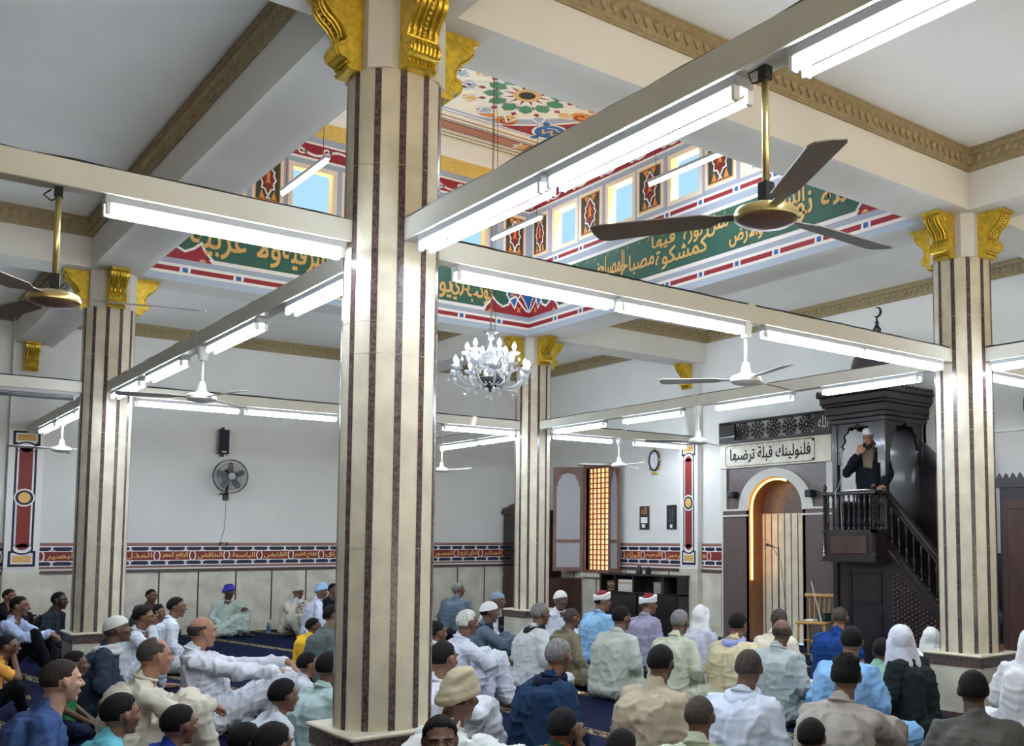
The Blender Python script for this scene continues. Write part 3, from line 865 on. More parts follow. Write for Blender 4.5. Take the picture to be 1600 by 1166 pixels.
for ang, x, y, lab in ((-PI / 2, -.05, YW - .10, 'gold corbel under a beam above the painted pilaster on the fan wall'), (PI, XQ - .10, 7.02, 'gold corbel on the wall above the red painted pilaster beside the prayer niche')):
    m2 = MB(); make_corbel_mesh(m2, 1.0); o = m2.build('wall_corbel', GOLD, None, True)
    o.location = (x, y, ZB - .40); o.rotation_euler = (0, 0, ang); tag(o, lab, 'corbel', 'gold wall corbels')

# ------------------------------------------------------------------ lighting rails, tube lights
RZ0, RZ1 = 3.045, 3.165
def rail(p, q, label):
    t = empty('lighting_rail', (p[0], p[1], 0), math.atan2(q[1] - p[1], q[0] - p[0]), label, 'rail', 'cream rails carrying the tube lights')
    L = math.hypot(q[0] - p[0], q[1] - p[1])
    mb = MB(); mb.box((0, -.05, RZ0), (L, .05, RZ1), bev=.004); mb.build('beam_box', METAL, t)
    mb = MB(); rr = random.Random(int(L * 100 + p[0] * 7))
    pts = [(.0 + L * k / 30, -.03 + rr.uniform(-.012, .012), RZ1 + .008 + rr.uniform(0, .006)) for k in range(31)]
    mb.tube(pts, .006, 5)
    pts = [(.0 + L * k / 30, .02 + rr.uniform(-.012, .012), RZ1 + .008 + rr.uniform(0, .004)) for k in range(31)]
    mb.tube(pts, .005, 5)
    mb.build('wiring', BLACKP, t)
    mb = MB(); 
    for u in (L / 2,):
        mb.box((u - .03, -.056, RZ0 - .006), (u + .03, .056, RZ1 + .012))
    mb.build('joint_strap', METAL, t)
    return t
def seg(label, *pq): rail(pq[0], pq[1], label)
seg('cream rail overhead carrying the large gold fan and the brightest tubes', (0, -.24), (0, -6.7))
seg('cream rail between the largest column and the column beside the knitted cap man', (0, .24), (0, b - .24))
seg('short cream rail running up to the painted pilaster on the fan wall', (0, b + .24), (0, YW - .1))
seg('cream rail carrying the smaller gold fan, ending at the largest column', (-.24, 0), (-a - .3, 0))
seg('cream rail between the largest column and the column by the pulpit', (.24, 0), (a - .24, 0))
seg('cream rail from the pulpit column to the far wall', (a + .24, 0), (XQ, 0))
seg('cream rail carrying an unlit tube', (-.24, b), (-a - .3, b))
seg('cream rail above the round wall fan', (.24, b), (a - .24, b))
seg('cream rail from the slimmest column to the wall by the clock', (a + .24, b), (XQ - .1, b))
seg('cream rail between the slimmest and the pulpit column, crossing the pulpit dome', (a, .24), (a, b - .24))
seg('cream rail behind the slimmest column, running to the fan wall', (a, b + .24), (a, YW - .1))
seg('cream rail with reddish cables on top, meeting the pulpit column', (a, -.24), (a, -6.7))

OFFT = mat('unlit fluorescent tube', (110, 116, 124), 0.4)
def make_fixture(L, single=False):
    t = empty('tube_light', (0, 0, 0))
    mb = MB(); mb.box((0, -.040, -.026), (L, .040, .012), bev=.004); hs = mb.build('housing', FIXW, t)
    ys_ = (0,) if single else (-.031, .031)
    for y in ys_:
        mb = MB(); mb.tube([(.03, y, -.058), (L - .03, y, -.058)], .0135, 10); mb.build('fluorescent_tube', TUBE, t, 'all')
    for x in (0.006, L - .030):
        for y in ys_:
            mb = MB(); mb.box((x, y - .014, -.074), (x + .020, y + .014, -.024), bev=.003); mb.build('tube_holder', WPLAST, hs)
    return t
fix = {}
def fixture(x0, y0, axis, L, label, z=3.033, single=False):
    key = (round(L, 2), single)
    if key not in fix: fix[key] = make_fixture(L, single); t = fix[key]
    else: t = copy_tree(fix[key])
    t.location = (x0, y0, z); t.rotation_euler = (0, 0, 0 if axis == 'x' else PI / 2)
    tag(t, label, 'light', 'tube lights under the cream rails')
    return t
FX = [
 (0, -1.51, 'y', 1.13, 'twin tube light on the large gold fan rail, next to the largest column'),
 (0, -2.68, 'y', 1.13, 'twin tube light ending at the rod of the large gold fan'),
 (0, -4.03, 'y', 1.13, 'biggest twin tube light, on the far side of the large gold fan rod'),
 (0, .37, 'y', 1.13, 'tube light on the white fan rail, next to the largest column'),
 (0, 2.05, 'y', 1.18, 'tube light beside a white fan, on the side of the largest column'),
 (0, 3.94, 'y', 1.18, 'tube light beside a white fan, on the side of the knitted cap man'),
 (0, 5.38, 'y', 1.16, 'tube light touching the column beside the knitted cap man'),
 (0, 7.30, 'y', 1.13, 'first of three tubes on the short rail towards the painted pilaster'),
 (0, 8.52, 'y', 1.13, 'middle one of three tubes on the short rail towards the painted pilaster'),
 (0, 9.85, 'y', 1.13, 'tube light ending over the painted pilaster on the fan wall'),
 (-1.40, 0, 'x', 1.13, 'long bright tube light crossing below the green lettering beside the small gold fan'),
 (.38, 0, 'x', 1.13, 'tube light above the chandelier, in front of the red lantern corner'),
 (1.55, 0, 'x', 1.13, 'tube light between the chandelier and the white and gold fan'),
 (2.87, 0, 'x', 1.15, 'tube light between the white and gold fan and the pulpit dome'),
 (3.99, 0, 'x', 1.10, 'tube light touching the pulpit column above the pulpit dome'),
 (5.80, 0, 'x', 1.13, 'tube light beyond the pulpit column, above the edge on wall fan'),
 (.28, b, 'x', 1.12, 'far tube light above the wall fan, crossed by a white fan'),
 (1.45, b, 'x', 1.12, 'far tube light above the wall fan, touching the largest column'),
 (4.02, b, 'x', 1.13, 'far tube light below the chandelier, the upper of three'),
 (5.80, b, 'x', 1.08, 'far tube light above the shutters, the lower of two'),
 (7.28, b, 'x', 1.10, 'tube light above the round wall clock'),
 (a, .45, 'y', 1.16, 'tube light right in front of the pulpit roof'),
 (a, 2.01, 'y', 1.16, 'tube light above the prayer niche lattice'),
 (a, 3.73, 'y', 1.13, 'tube light above the wall clock, crossing the beam of the cream fan'),
 (a, 5.24, 'y', 1.15, 'far tube light above the shutters, the upper of two'),
 (a, 7.35, 'y', 1.10, 'far tube light below the chandelier, touching the slimmest column'),
 (a, 8.55, 'y', 1.10, 'far tube light below the chandelier, the lowest of three'),
 (a, -1.45, 'y', 1.17, 'tube light on the rail with reddish cables beyond the pulpit column'),
]
for f in FX: fixture(*f)
# further fixtures of the same hall, behind the photographer
for (x, y, ax) in ((-3.2, 0, 'x'), (-4.5, 0, 'x')):
    pass
# unlit one at far left
t = copy_tree(fix[(1.13, False)]); t.location = (-1.42, b, 3.033); t.rotation_euler = (0, 0, 0)
for ch in t.children:
    if ch.name.startswith('fluorescent'):
        ch.data = ch.data.copy(); ch.data.materials[0] = OFFT
tag(t, 'unlit tube light on a cream rail', 'light', 'tube lights under the cream rails')
# tubes hung on wires in the lantern
def hanging(x, y, z, L, label):
    t = empty('hanging_tube_light', (x, y, z), PI / 2, label, 'light', 'tube lights hung inside the lantern')
    mb = MB(); mb.box((0, -.025, 0), (L, .025, .035), bev=.004); mb.build('housing', FIXW, t)
    mb = MB(); mb.tube([(.02, 0, -.02), (L - .02, 0, -.02)], .014, 8); mb.build('fluorescent_tube', TUBE, t, 'all')
    mb = MB()
    for x_ in (.12, L - .12): mb.tube([(x_, 0, .03), (x_, 0, ZL - z - .002)], .003, 5)
    mb.build('hanging_wire', BLACKP, t)
hanging(4.43, 5.23, 5.52, 1.2, 'hanging tube light before the corner of the painted lantern walls')
hanging(1.15, 3.85, 5.02, 1.2, 'hanging tube light in front of a single sky blue lantern window')
hanging(4.43, 1.95, 5.35, 1.2, 'hanging tube light above the row of five lantern windows')

# ------------------------------------------------------------------ ceiling fans
def make_fan(kind):
    t = empty('ceiling_fan')
    if kind == 'gold':
        mb = MB(); mb.tube([(0, 0, 0), (0, 0, -.40)], .0125, 10); mb.build('down_rod', BRASS, t, 'all')
        mb = MB(); mb.box((-.019, -.019, -.45), (.019, .019, -.385)); mb.tube([(0.02, 0.01, -.44), (.045, .02, -.41), (.05, .0, -.44), (.03, -.02, -.46), (.05, .02, -.47)], .004, 5)
        mb.build('clamp', BLACKP, t); mb = MB()
        mb.box((-.017, -.017, -.04), (.017, .017, .01)); mb.tube([(-.03, 0, -.01), (-.06, .02, -.03), (-.03, .03, -.05), (0, 0, -.04)], .004, 5)
        mb.build('clamp', BLACKP, t)
        mb = MB(); mb.ring([(.02, -.455), (.06, -.462), (.100, -.478), (.107, -.492), (.104, -.508), (.098, -.512)], 28); mb.build('motor_housing', BRASS, t, True)
        mb = MB(); mb.ring([(.098, -.508), (.085, -.520), (.04, -.528), (.001, -.530)], 28); mb.build('bottom_plate', mat('brown fan plate', (150, 118, 104), .35, metal=.4), t, True)
        zb, hub = -.49, .10; bm = BLADEB
    else:
        mb = MB(); mb.ring([(.05, .008), (.048, -.03), (.030, -.10), (.014, -.105)], 18); mb.build('canopy', WPLAST, t, True)
        mb = MB(); mb.tube([(0, 0, -.08), (0, 0, -.32)], .0115, 10); mb.build('down_rod', WPLAST, t, 'all')
        mb = MB(); mb.ring([(.014, -.27), (.024, -.28), (.036, -.345), (.045, -.355), (.100, -.375), (.112, -.39), (.112, -.415), (.09, -.43), (.04, -.44), (.001, -.441)], 26); mb.build('motor_housing', WPLAST, t, True)
        zb, hub = -.40, .11; bm = mat('white fan blade', (214, 212, 206), .45)
    for k in range(3):
        mb = MB()
        ang = k * 2 * PI / 3
        Mz = Matrix.Rotation(ang, 4, 'Z')
        Mt = Mz @ Matrix.Translation((hub - .02, 0, zb)) @ Matrix.Rotation(R(10), 4, 'X')
        pts = [(0, -.02), (.08, -.02), (.13, -.05), (.50, -.060), (.525, -.045), (.53, 0), (.525, .045), (.50, .055), (.13, .042), (.08, .02), (0, .02)]
        mb.prism(pts, .004, Mt)
        mb.build('fan_blade', bm, t)
    return t
FG = make_fan('gold'); FW = make_fan('white')
def place_fan(proto, x, y, z, rz, label, first=False):
    t = proto if first else copy_tree(proto)
    t.location = (x, y, z); t.rotation_euler = (0, 0, rz); tag(t, label, 'ceiling fan', 'ceiling fans hung under the rails')
place_fan(FG, 0, -2.77, 3.04, R(0), 'large gold ceiling fan hanging in front of the green lettering', True)
place_fan(FG, -1.575, 0, 3.04, R(-14), 'smaller gold ceiling fan above the white knitted cap man')
place_fan(FW, 0, 3.44, 3.035, R(44), 'white ceiling fan above the round wall fan', True)
place_fan(FW, 2.71, 0, 3.035, R(11), 'white ceiling fan hanging between the chandelier and the pulpit')
place_fan(FW, a, 3.475, 3.035, R(24), 'cream ceiling fan in front of the painted pilaster near the clock')
place_fan(FW, 0, 9.45, 3.035, R(-45), 'small distant ceiling fan beside the painted pilaster on the fan wall')
place_fan(FW, a, 9.65, 3.035, R(49), 'small distant ceiling fan below the chandelier')
place_fan(FW, 7.01, b, 3.035, R(26), 'distant ceiling fan in front of the orange lattice window')

# ------------------------------------------------------------------ chandelier
GLS = mat('chandelier glass', (240, 246, 250), 0.08, trans=0.25, spec=1.0)
GLS2 = mat('cut crystal', (246, 250, 255), 0.05, trans=0.25, spec=1.0)
BULB = mat('lit candle bulb', (255, 255, 255), 0.3, emit=(236, 246, 255), es=9)
t = empty('chandelier', (cx - .03, cy + .02, 2.925), 0, 'crystal chandelier with many lit candle bulbs hung on a long chain in the middle bay', 'chandelier')
def cyl_link(mb, z, flip):
    mb.tube([(.010 * math.cos(q) * (0 if flip else 1), .010 * math.cos(q) * (1 if flip else 0), z + .016 * math.sin(q)) for q in [2 * PI * k / 8 for k in range(9)]], .003, 4)
mb = MB()
z = .78; k = 0
while z < (ZL - 2.925) / .83 - .03:
    cyl_link(mb, z, k % 2); z += .026; k += 1
mb.build('chain', mat('old copper chain', (136, 96, 80), .4, metal=.6), t)
mb = MB(); mb.tube([(.05 + .008 * math.sin(k * .9), 0.02, .74 + k * .25) for k in range(16)], .0025, 4); mb.build('power_cord', mat('dark cord', (70, 50, 44), .6), t)
mb = MB(); mb.ring([(.001, .775), (.05, .765), (.065, .745), (.05, .725), (.015, .71)], 20); mb.build('canopy_cup', STEEL, t, True)
mb = MB(); mb.ring([(.014, .72), (.028, .69), (.03, .66), (.012, .64), (.012, .61), (.028, .55), (.05, .49), (.035, .45), (.02, .42), (.045, .39), (.05, .36), (.02, .33), (.035, .28), (.02, .22), (.02, .16)], 20); mb.build('stem', GLS, t, True)
mb = MB(); mb.ring([(.11, .19), (.115, .17), (.10, .13), (.055, .09), (.02, .07), (.014, .03), (.001, .02)], 24); mb.build('bowl', mat('smoky glass bowl', (70, 74, 80), .12, metal=.3), t, True)
def curve_pts(P, n=14):
    out = []
    for i in range(n + 1):
        u = i / n; v = 1 - u
        out.append(tuple(v ** 3 * P[0][j] + 3 * v * v * u * P[1][j] + 3 * v * u * u * P[2][j] + u ** 3 * P[3][j] for j in range(3)))
    return out
def crystal(mb, p, s=1.0):
    T = Matrix.Translation(p)
    mb.ring([(.001, .030 * s), (.004 * s, .026 * s), (.001, .02 * s)], 6, T)
    mb.ring([(.0008, .018 * s), (.010 * s, 0), (.013 * s, -.014 * s), (.008 * s, -.028 * s), (.0008, -.036 * s)], 8, T)
rr = random.Random(5)
def arm(ang, reach, ztip, zroot, dip):
    M = Matrix.Rotation(ang, 4, 'Z')
    pts = curve_pts([(.03, 0, zroot), (reach * .45, 0, zroot - dip * 1.9), (reach * 1.02, 0, ztip - dip * 1.5), (reach, 0, ztip)])
    mb = MB(); mb.tube(pts, [.0095 + (.003 if k % 2 else 0) for k in range(15)], 8, M); arm_ = mb.build('glass_arm', GLS, t, 'all')
    mb = MB(); T = M @ Matrix.Translation((reach, 0, ztip))
    mb.ring([(.012, -.014), (.03, -.008), (.05, .010), (.056, .026), (.052, .028), (.03, .006), (.012, .004)], 14, T)
    mb.ring([(.011, .0), (.011, .055), (.014, .06)], 10, T); mb.build('drip_pan', GLS2, arm_, True)
    mb = MB(); mb.ring([(.008, .058), (.017, .075), (.020, .092), (.014, .118), (.005, .142), (.001, .15)], 12, T); mb.build('candle_bulb', BULB, arm_, 'all')
    mb = MB()
    for q in range(3):
        an = q * 2 * PI / 3 + rr.random()
        mb = MB(); crystal(mb, (M @ Vector((reach + .042 * math.cos(an), .042 * math.sin(an), ztip - .045))), 1.1); mb.build('crystal_drop', GLS2, arm_)
    mb = MB(); p = pts[7]; crystal(mb, M @ Vector((p[0], 0, p[2] - .055)), 1.35)
    mb.build('crystal_drop', GLS2, arm_)
for k in range(12): arm(2 * PI * k / 12 + .1, .35 if k % 2 == 0 else .30, .235 if k % 2 == 0 else .30, .17, .10)
for k in range(6): arm(2 * PI * k / 6 + .35, .205, .475, .34, .07)
mb = MB()
for k in range(16):
    an = 2 * PI * k / 16
    mb.tube(curve_pts([(.045 * math.cos(an), .045 * math.sin(an), .50), (.10 * math.cos(an), .10 * math.sin(an), .44), (.17 * math.cos(an), .17 * math.sin(an), .42), (.20 * math.cos(an), .20 * math.sin(an), .46)], 8), .005, 5)
    crystal(mb, (.12 * math.cos(an), .12 * math.sin(an), .40), 1.0); crystal(mb, (.09 * math.cos(an + .2), .09 * math.sin(an + .2), .15), 1.0)
mb.build('crystal_garland', GLS2, t)
mb = MB(); crystal(mb, (0, 0, -.02), 1.9); mb.build('bottom_crystal', GLS2, t)
t.scale = (1.13, 1.13, .83)
# ------------------------------------------------------------------ prayer niche (mihrab)
XM = XQ - .07
NM = XM
ARCY = (NY0 + NY1) / 2
t = empty('prayer_niche', (XM, ARCY, 0), 0, 'marble prayer niche with a glowing amber arch and striped back, beside the dark pulpit', 'prayer niche')
def Lc(x, y, z): return (x - XM, y - ARCY, z)
def lbox(mb, x0, y0, z0, x1, y1, z1, **k): mb.box(Lc(x0, y0, z0), Lc(x1, y1, z1), **k)
ZSP = 1.975; RI = (NY1 - NY0) / 2; RH = .46
mb = MB(); lbox(mb, XM, NY1, 0, XQ, 6.26, ZSP - .03); mb.build('granite_panel', GRANITE2, t)
mb = MB(); lbox(mb, XM, 4.02, 0, XQ, NY0, ZSP - .03); mb.build('granite_panel', GRANITE2, t)
def arch_pts(ry, rz, n=24, a0=0, a1=PI): return [(ry * math.cos(a0 + (a1 - a0) * k / n), ZSP + rz * math.sin(a0 + (a1 - a0) * k / n)) for k in range(n + 1)]
Mx = Matrix(((0, 0, 1, 0), (1, 0, 0, 0), (0, 1, 0, 0), (0, 0, 0, 1)))   # (x,y,z)->(z,x,y): local polygon in y,z extruded along x
mb = MB()
inner = arch_pts(RI, RH)
YL, YR_ = 6.26 - ARCY, 4.02 - ARCY
poly = [(YL, ZSP), (YL, 2.60), (YR_, 2.60), (YR_, ZSP)] + [(p[0], p[1]) for p in reversed(inner)]
poly = [(YR_, ZSP), (YR_, 2.60), (YL, 2.60), (YL, ZSP)] + list(inner)
mb.prism(poly, .06, Matrix.Translation((.01, 0, 0)) @ Mx)
mb.build('granite_spandrel', GRANITE2, t)
mb = MB(); outer = arch_pts(RI + .20, RH + .13)
mb.prism(outer + list(reversed(inner)), .05, Matrix.Translation((-.02, 0, 0)) @ Mx); mb.build('arch_surround', CREAMP, t)
mb = MB(); lbox(mb, XM - .02, NY1, ZSP - .03, XQ, 6.28, ZSP); lbox(mb, XM - .02, 4.02, ZSP - .03, XQ, NY0, ZSP)
lbox(mb, XM - .015, NY1, 1.86, XM, 6.28, 1.885); lbox(mb, XM - .015, 4.02, 1.86, XM, NY0, 1.885)
lbox(mb, XM - .02, 6.16, ZSP, XM, 6.28, 2.60); lbox(mb, XM - .02, 4.02, ZSP, XM, 4.16, 2.60)
lbox(mb, XM - .02, 3.985, 0, XM, 4.02, ZSP)
mb.build('cream_trim', CREAMP, t)
# recess: jambs, vault, striped back
D = .27
mb = MB(); lbox(mb, XM, NY1 - .01, 0, XQ + D, NY1 + .05, ZSP); lbox(mb, XM, NY0 - .05, 0, XQ + D, NY0 + .01, ZSP)
va = arch_pts(RI + .04, RH + .04); vb = arch_pts(RI - .005, RH - .005)
mb.prism(va + list(reversed(vb)), D + .07, Mx)
mb.build('niche_lining', mat('warm brown wood veneer', (138, 88, 58), .45, nz=.12, scale=10, stretch=(1, 1, .2)), t)
mb = MB(); lbox(mb, XQ + D - .02, NY0 - .01, 0, XQ + .5, NY1 + .01, 2.6); mb.build('niche_back', GRANITE2, t)
mb = MB()
lbox(mb, XQ + D - .05, NY0 + .005, 0, XQ + D - .02, NY1 - .005, 1.90)
mb.mi = 1
for k in range(8):
    y = NY0 + .08 + k * .132; lbox(mb, XQ + D - .055, y, 0, XQ + D - .03, y + .015, 1.895)
mb.build('striped_marble_panel', [MARBLE, GRANITE], t)
LED = mat('amber light strip', (255, 220, 120), .4, emit=(255, 190, 84), es=3.6)
pts = [(-.015 + .05, RI - .03, z) for z in (.90, 1.2, 1.6, ZSP)] + [(.035, (RI - .03) * math.cos(an), ZSP + (RH - .03) * math.sin(an)) for an in [R(8 * k) for k in range(1, 15)]]
mb = MB(); mb.tube(pts, .014, 8); mb.build('light_strip', LED, t, 'all')
# calligraphy board
t2 = empty('calligraphy_panel', (XM - .03, 5.15, 0), 0, 'cream panel of black Arabic lettering in a thin frame above the glowing niche', 'panel')
mb = MB(); mb.box((-.01, -1.10, 2.60), (.08, 1.13, 2.985), bev=.006); mb.build('board', MARBLE, t2)
AM = [PBLACK]
A = Art((-.012, 1.0, 0), (0, -1, 0), (0, 0, 1), (-1, 0, 0), AM)
A.stroke([(.05, 2.63), (1.75, 2.63), (1.80, 2.67), (1.80, 2.91), (1.75, 2.95), (.05, 2.95), (0, 2.91), (0, 2.67)], .010, PBLACK, 1, True)
for (u, v) in ((1.78, 2.93), (1.78, 2.65)): A.disc(u, v, .028, .022, PBLACK, 1, 8)
A.text('فلنولينك قبلة ترضىها'.replace('ى', '\u0003'), .10, 2.67, 1.72, 2.895, PBLACK, 2, bold=.007)
for k in range(13):
    u = .18 + k * .118; A.stroke([(u, 2.905 + .012 * (k % 2)), (u + .035, 2.925)], .006, PBLACK, 2)
A.build('lettering', t2)
# lattice board above
t3 = empty('lattice_screen', (XM - .05, 5.15, 0), 0, 'dark wooden screen pierced with star rosettes above the calligraphy panel', 'screen')
mb = MB(); mb.box((0, -1.12, 2.99), (.045, 1.14, 3.03)); mb.box((0, -1.12, 3.285), (.045, 1.14, 3.325)); mb.box((0, .80, 3.02), (.045, 1.14, 3.30)); mb.box((0, -1.12, 3.02), (.045, -.80, 3.30))
mb.build('frame', WOOD, t3)
mb = MB()
for q in range(5):
    yc = -.64 + q * .32; zc = 3.158; n_ = 12 if q % 2 == 0 else 10
    for k in range(n_):
        an = 2 * PI * k / n_
        for rr_, r2 in ((.028, .11),):
            mb.tube([(.022, yc + rr_ * math.cos(an), zc + rr_ * math.sin(an)), (.022, yc + r2 * math.cos(an), zc + r2 * math.sin(an))], .011, 4)
            mb.tube([(.022, yc + r2 * math.cos(an), zc + r2 * math.sin(an)), (.022, yc + .085 * math.cos(an + PI / n_), zc + .085 * math.sin(an + PI / n_))], .007, 4)
            mb.tube([(.022, yc + .085 * math.cos(an - PI / n_), zc + .085 * math.sin(an - PI / n_)), (.022, yc + r2 * math.cos(an), zc + r2 * math.sin(an))], .007, 4)
            mb.tube([(.022, yc + r2 * math.cos(an), zc + r2 * math.sin(an)), (.022, yc + .155 * math.cos(an + .12), zc + max(-.13, min(.13, .155 * math.sin(an + .12))))], .011, 4)
            an2 = an + 2 * PI / n_; mb.tube([(.022, yc + .13 * math.cos(an), zc + .13 * math.sin(an)), (.022, yc + .13 * math.cos(an2), zc + .13 * math.sin(an2))], .009, 4)
    pass
    mb.tube([(.022, yc + .028 * math.cos(2 * PI * k / 12), zc + .028 * math.sin(2 * PI * k / 12)) for k in range(13)], .008, 4)
mb.build('pierced_lattice', WOOD, t3)
A = Art((-.002, -.82, 0), (0, -1, 0), (0, 0, 1), (-1, 0, 0), [WPLAST])
A.text('الله', .06, 3.08, .24, 3.25, WPLAST, 2); A.build('lettering', t3)
# small speakers
for (y, z, lab) in ((5.98, 2.19, 'small black speaker box on the granite, on the clock side of the arch'), (4.42, 2.16, 'small black speaker box beside the pulpit railing')):
    mb = MB(); mb.box((XM - .13, y - .055, z - .05), (XM, y + .055, z + .05), bev=.01); mb.mi = 1; mb.ring([(.04, 0), (.036, .004), (.001, .002)], 16, Matrix.Translation((XM - .133, y, z)) @ Matrix.Rotation(R(-90), 4, 'Y'))
    tag(mb.build('speaker_box', [BLACKP, mat('speaker grille', (50, 50, 52), .7)]), lab, 'speaker', 'small black speakers by the niche')
# microphone on a stand inside the niche
t4 = empty('microphone_stand', (XM - .12, 4.98, 0), 0, 'thin black microphone stand in front of the striped niche', 'microphone stand')
mb = MB(); mb.ring([(.11, 0), (.11, .012), (.02, .025), (.012, .03)], 20); mb.build('base', BLACKP, t4, True)
mb = MB(); mb.tube([(0, 0, .02), (0, 0, 1.40)], .008, 8); mb.tube([(0, 0, 1.38), (0, .16, 1.415)], .007, 8); mb.build('pole', BLACKP, t4)
mb = MB(); mb.tube([(0, .13, 1.41), (0, .20, 1.425)], .014, 8); mb.ell((0, .22, 1.43), (.024, .03, .024)); mb.build('microphone_head', BLACKP, t4)
mb = MB(); mb.tube([(0, .12, 1.40), (-.01, -.05, 1.2), (.0, -.09, .8), (0, -.16, .3), (0, -.24, .02)], .004, 5); mb.build('cable', BLACKP, t4)

# ------------------------------------------------------------------ pulpit (minbar)
PX0, PX1, PY0, PY1 = 7.72, XQ - .02, 2.56, 3.40
PLAT = 1.27
t = empty('pulpit', (PX0, PY0, 0), 0, 'tall dark carved wooden pulpit with a domed roof, a balcony and a flight of stairs', 'pulpit')
def P(x, y, z): return (x - PX0, y - PY0, z)
def pb(mb, x0, y0, z0, x1, y1, z1, bev=0): 
    A_ = P(min(x0, x1), min(y0, y1), z0); B_ = P(max(x0, x1), max(y0, y1), z1); mb.box(A_, B_, bev=bev)
def panel(mb, x, y0, y1, z0, z1, face=-1):   # raised and fielded panel facing -x
    pb(mb, x, y0, z0, x - .012, y1, z1); pb(mb, x - .012, y0 + .03, z0 + .03, x - .022, y1 - .03, z1 - .03, .005)
mb = MB()
pb(mb, PX0 + .03, PY0 + .02, 0, PX1, PY1 - .02, PLAT - .06)
for y in (PY0, PY1 - .07): pb(mb, PX0, y, 0, PX0 + .07, y + .07, PLAT)
panel(mb, PX0 + .03, PY0 + .10, PY1 - .30, .70, 1.12); panel(mb, PX0 + .03, PY0 + .10, PY1 - .30, .12, .64)
panel(mb, PX0 + .03, PY1 - .27, PY1 - .10, .12, 1.12)
mb.build('lower_cabinet', WOOD, t)
mb = MB(); pb(mb, PX0 - .02, PY0 - .02, PLAT - .06, PX1, PY1 + .02, PLAT); mb.build('platform', WOOD, t)
# corner posts
for (x, y) in ((PX0, PY0), (PX0, PY1 - .08), (PX1 - .08, PY0), (PX1 - .08, PY1 - .08)):
    mb = MB(); pb(mb, x, y, PLAT, x + .08, y + .08, 3.0, .008); mb.build('corner_post', WOOD, t)
# scalloped arches
def scallop(w_, z0, zt):
    h = w_ / 2
    inner = [(-h + .07, z0), (-h + .07, z0 + .18), (-h + .115, z0 + .20), (-h + .085, z0 + .235), (-h + .12, z0 + .27)]
    n_ = 10
    A0 = R(172)
    ri = h - .12
    for k in range(n_ + 1):
        an = PI - PI * k / n_; wob = .018 * (1 if k % 2 else -1)
        inner.append(((ri + wob) * math.cos(an), z0 + .30 + (.20 + wob) * math.sin(an)))
    inner += [(h - .12, z0 + .27), (h - .085, z0 + .235), (h - .115, z0 + .20), (h - .07, z0 + .18), (h - .07, z0)]
    return inner
def arch_board(mb, M, w_, z0, zt, th=.035):
    h = w_ / 2; inn = scallop(w_, z0, zt)
    mb.prism([(h, z0), (h, zt), (-h, zt), (-h, z0)] + inn, th, M)
mb = MB()
W1 = PY1 - PY0 - .12
arch_board(mb, Matrix.Translation(P(PX0 + .02, (PY0 + PY1) / 2, 0)) @ Mx, W1, 2.46, 3.0)
mb.build('front_arch', WOOD, t)
mb = MB(); My = Matrix(((1, 0, 0, 0), (0, 0, 1, 0), (0, 1, 0, 0), (0, 0, 0, 1)))
arch_board(mb, Matrix.Translation(P((PX0 + PX1) / 2, PY0 + .02, 0)) @ My, PX1 - PX0 - .12, 2.46, 3.0)
mb.build('side_arch', WOOD, t)
mb = MB(); arch_board(mb, Matrix.Translation(P((PX0 + PX1) / 2, PY1 - .06, 0)) @ My, PX1 - PX0 - .12, 2.46, 3.0); mb.build('side_arch', WOOD, t)
# side screen closing the cabin towards the stairs wall
mb = MB(); pb(mb, PX1 - .05, PY0, PLAT, PX1 - .01, PY1 - .02, 2.98); pb(mb, PX1 - .05, PY0 - 1.36, .0, PX1 - .01, PY0, 1.35); pb(mb, PX1 - .10, PY0 - .95, .1, PX1, PY0, 2.52); 
mb.prism([(0, 2.52), (0, 2.75), (-.0, 2.75), (-.95, 1.9), (-.95, 1.7)], .05, Matrix.Translation(P(PX1 - .09, PY0, 0)) @ Mx)
mb.build('back_screen', WOOD, t)
mb = MB(); pb(mb, PX0 + .05, PY1 - .05, PLAT, PX1, PY1 - .02, 2.0); mb.build('side_panel', WOOD, t)
# balcony box
BX0 = 7.44; BY0, BY1 = 2.52, 3.34
mb = MB(); pb(mb, BX0, BY0, 1.245, PX0, BY1, 1.285); pb(mb, BX0 - .015, BY0 - .015, 1.235, PX0, BY1 + .015, 1.255)
pb(mb, BX0 + .02, BY0 + .02, 1.28, BX0 + .05, BY1 - .02, 1.60); pb(mb, BX0 + .02, BY0 + .02, 1.28, PX0, BY0 + .05, 1.60); pb(mb, BX0 + .02, BY1 - .05, 1.28, PX0, BY1 - .02, 1.60)
mb.mi = 1; pb(mb, BX0 + .02, BY0 + .13, 1.33, BX0 + .005, BY1 - .13, 1.555, .01)
mb.build('balcony_box', [WOOD, WOOD2], t)
mb = MB(); pb(mb, BX0 - .01, BY0 - .01, 2.055, BX0 + .07, BY1 + .01, 2.10, .01); pb(mb, BX0, BY0 - .01, 2.055, PX0, BY0 + .06, 2.10, .01); pb(mb, BX0, BY1 - .06, 2.055, PX0, BY1 + .01, 2.10, .01)
pb(mb, BX0, BY0, 1.59, BX0 + .06, BY1, 1.625); pb(mb, BX0, BY0, 1.59, PX0, BY0 + .06, 1.625)
mb.build('balcony_handrail', WOOD, t)
BAL = [(.012, 0), (.018, .01), (.018, .03), (.010, .04), (.016, .07), (.020, .10), (.014, .14), (.009, .18), (.014, .215), (.009, .25), (.014, .29), (.020, .33), (.016, .36), (.010, .39), (.018, .40), (.018, .42), (.012, .43)]
def baluster(x, y, z, s=1.0, name='baluster'):
    mb = MB(); mb.ring([(r, z_ * s) for r, z_ in BAL], 8, Matrix.Translation(P(x, y, z))); mb.build(name, WOOD, t, True)
for k in range(9): baluster(BX0 + .03, BY0 + .085 + k * .082, 1.622, 1.005)
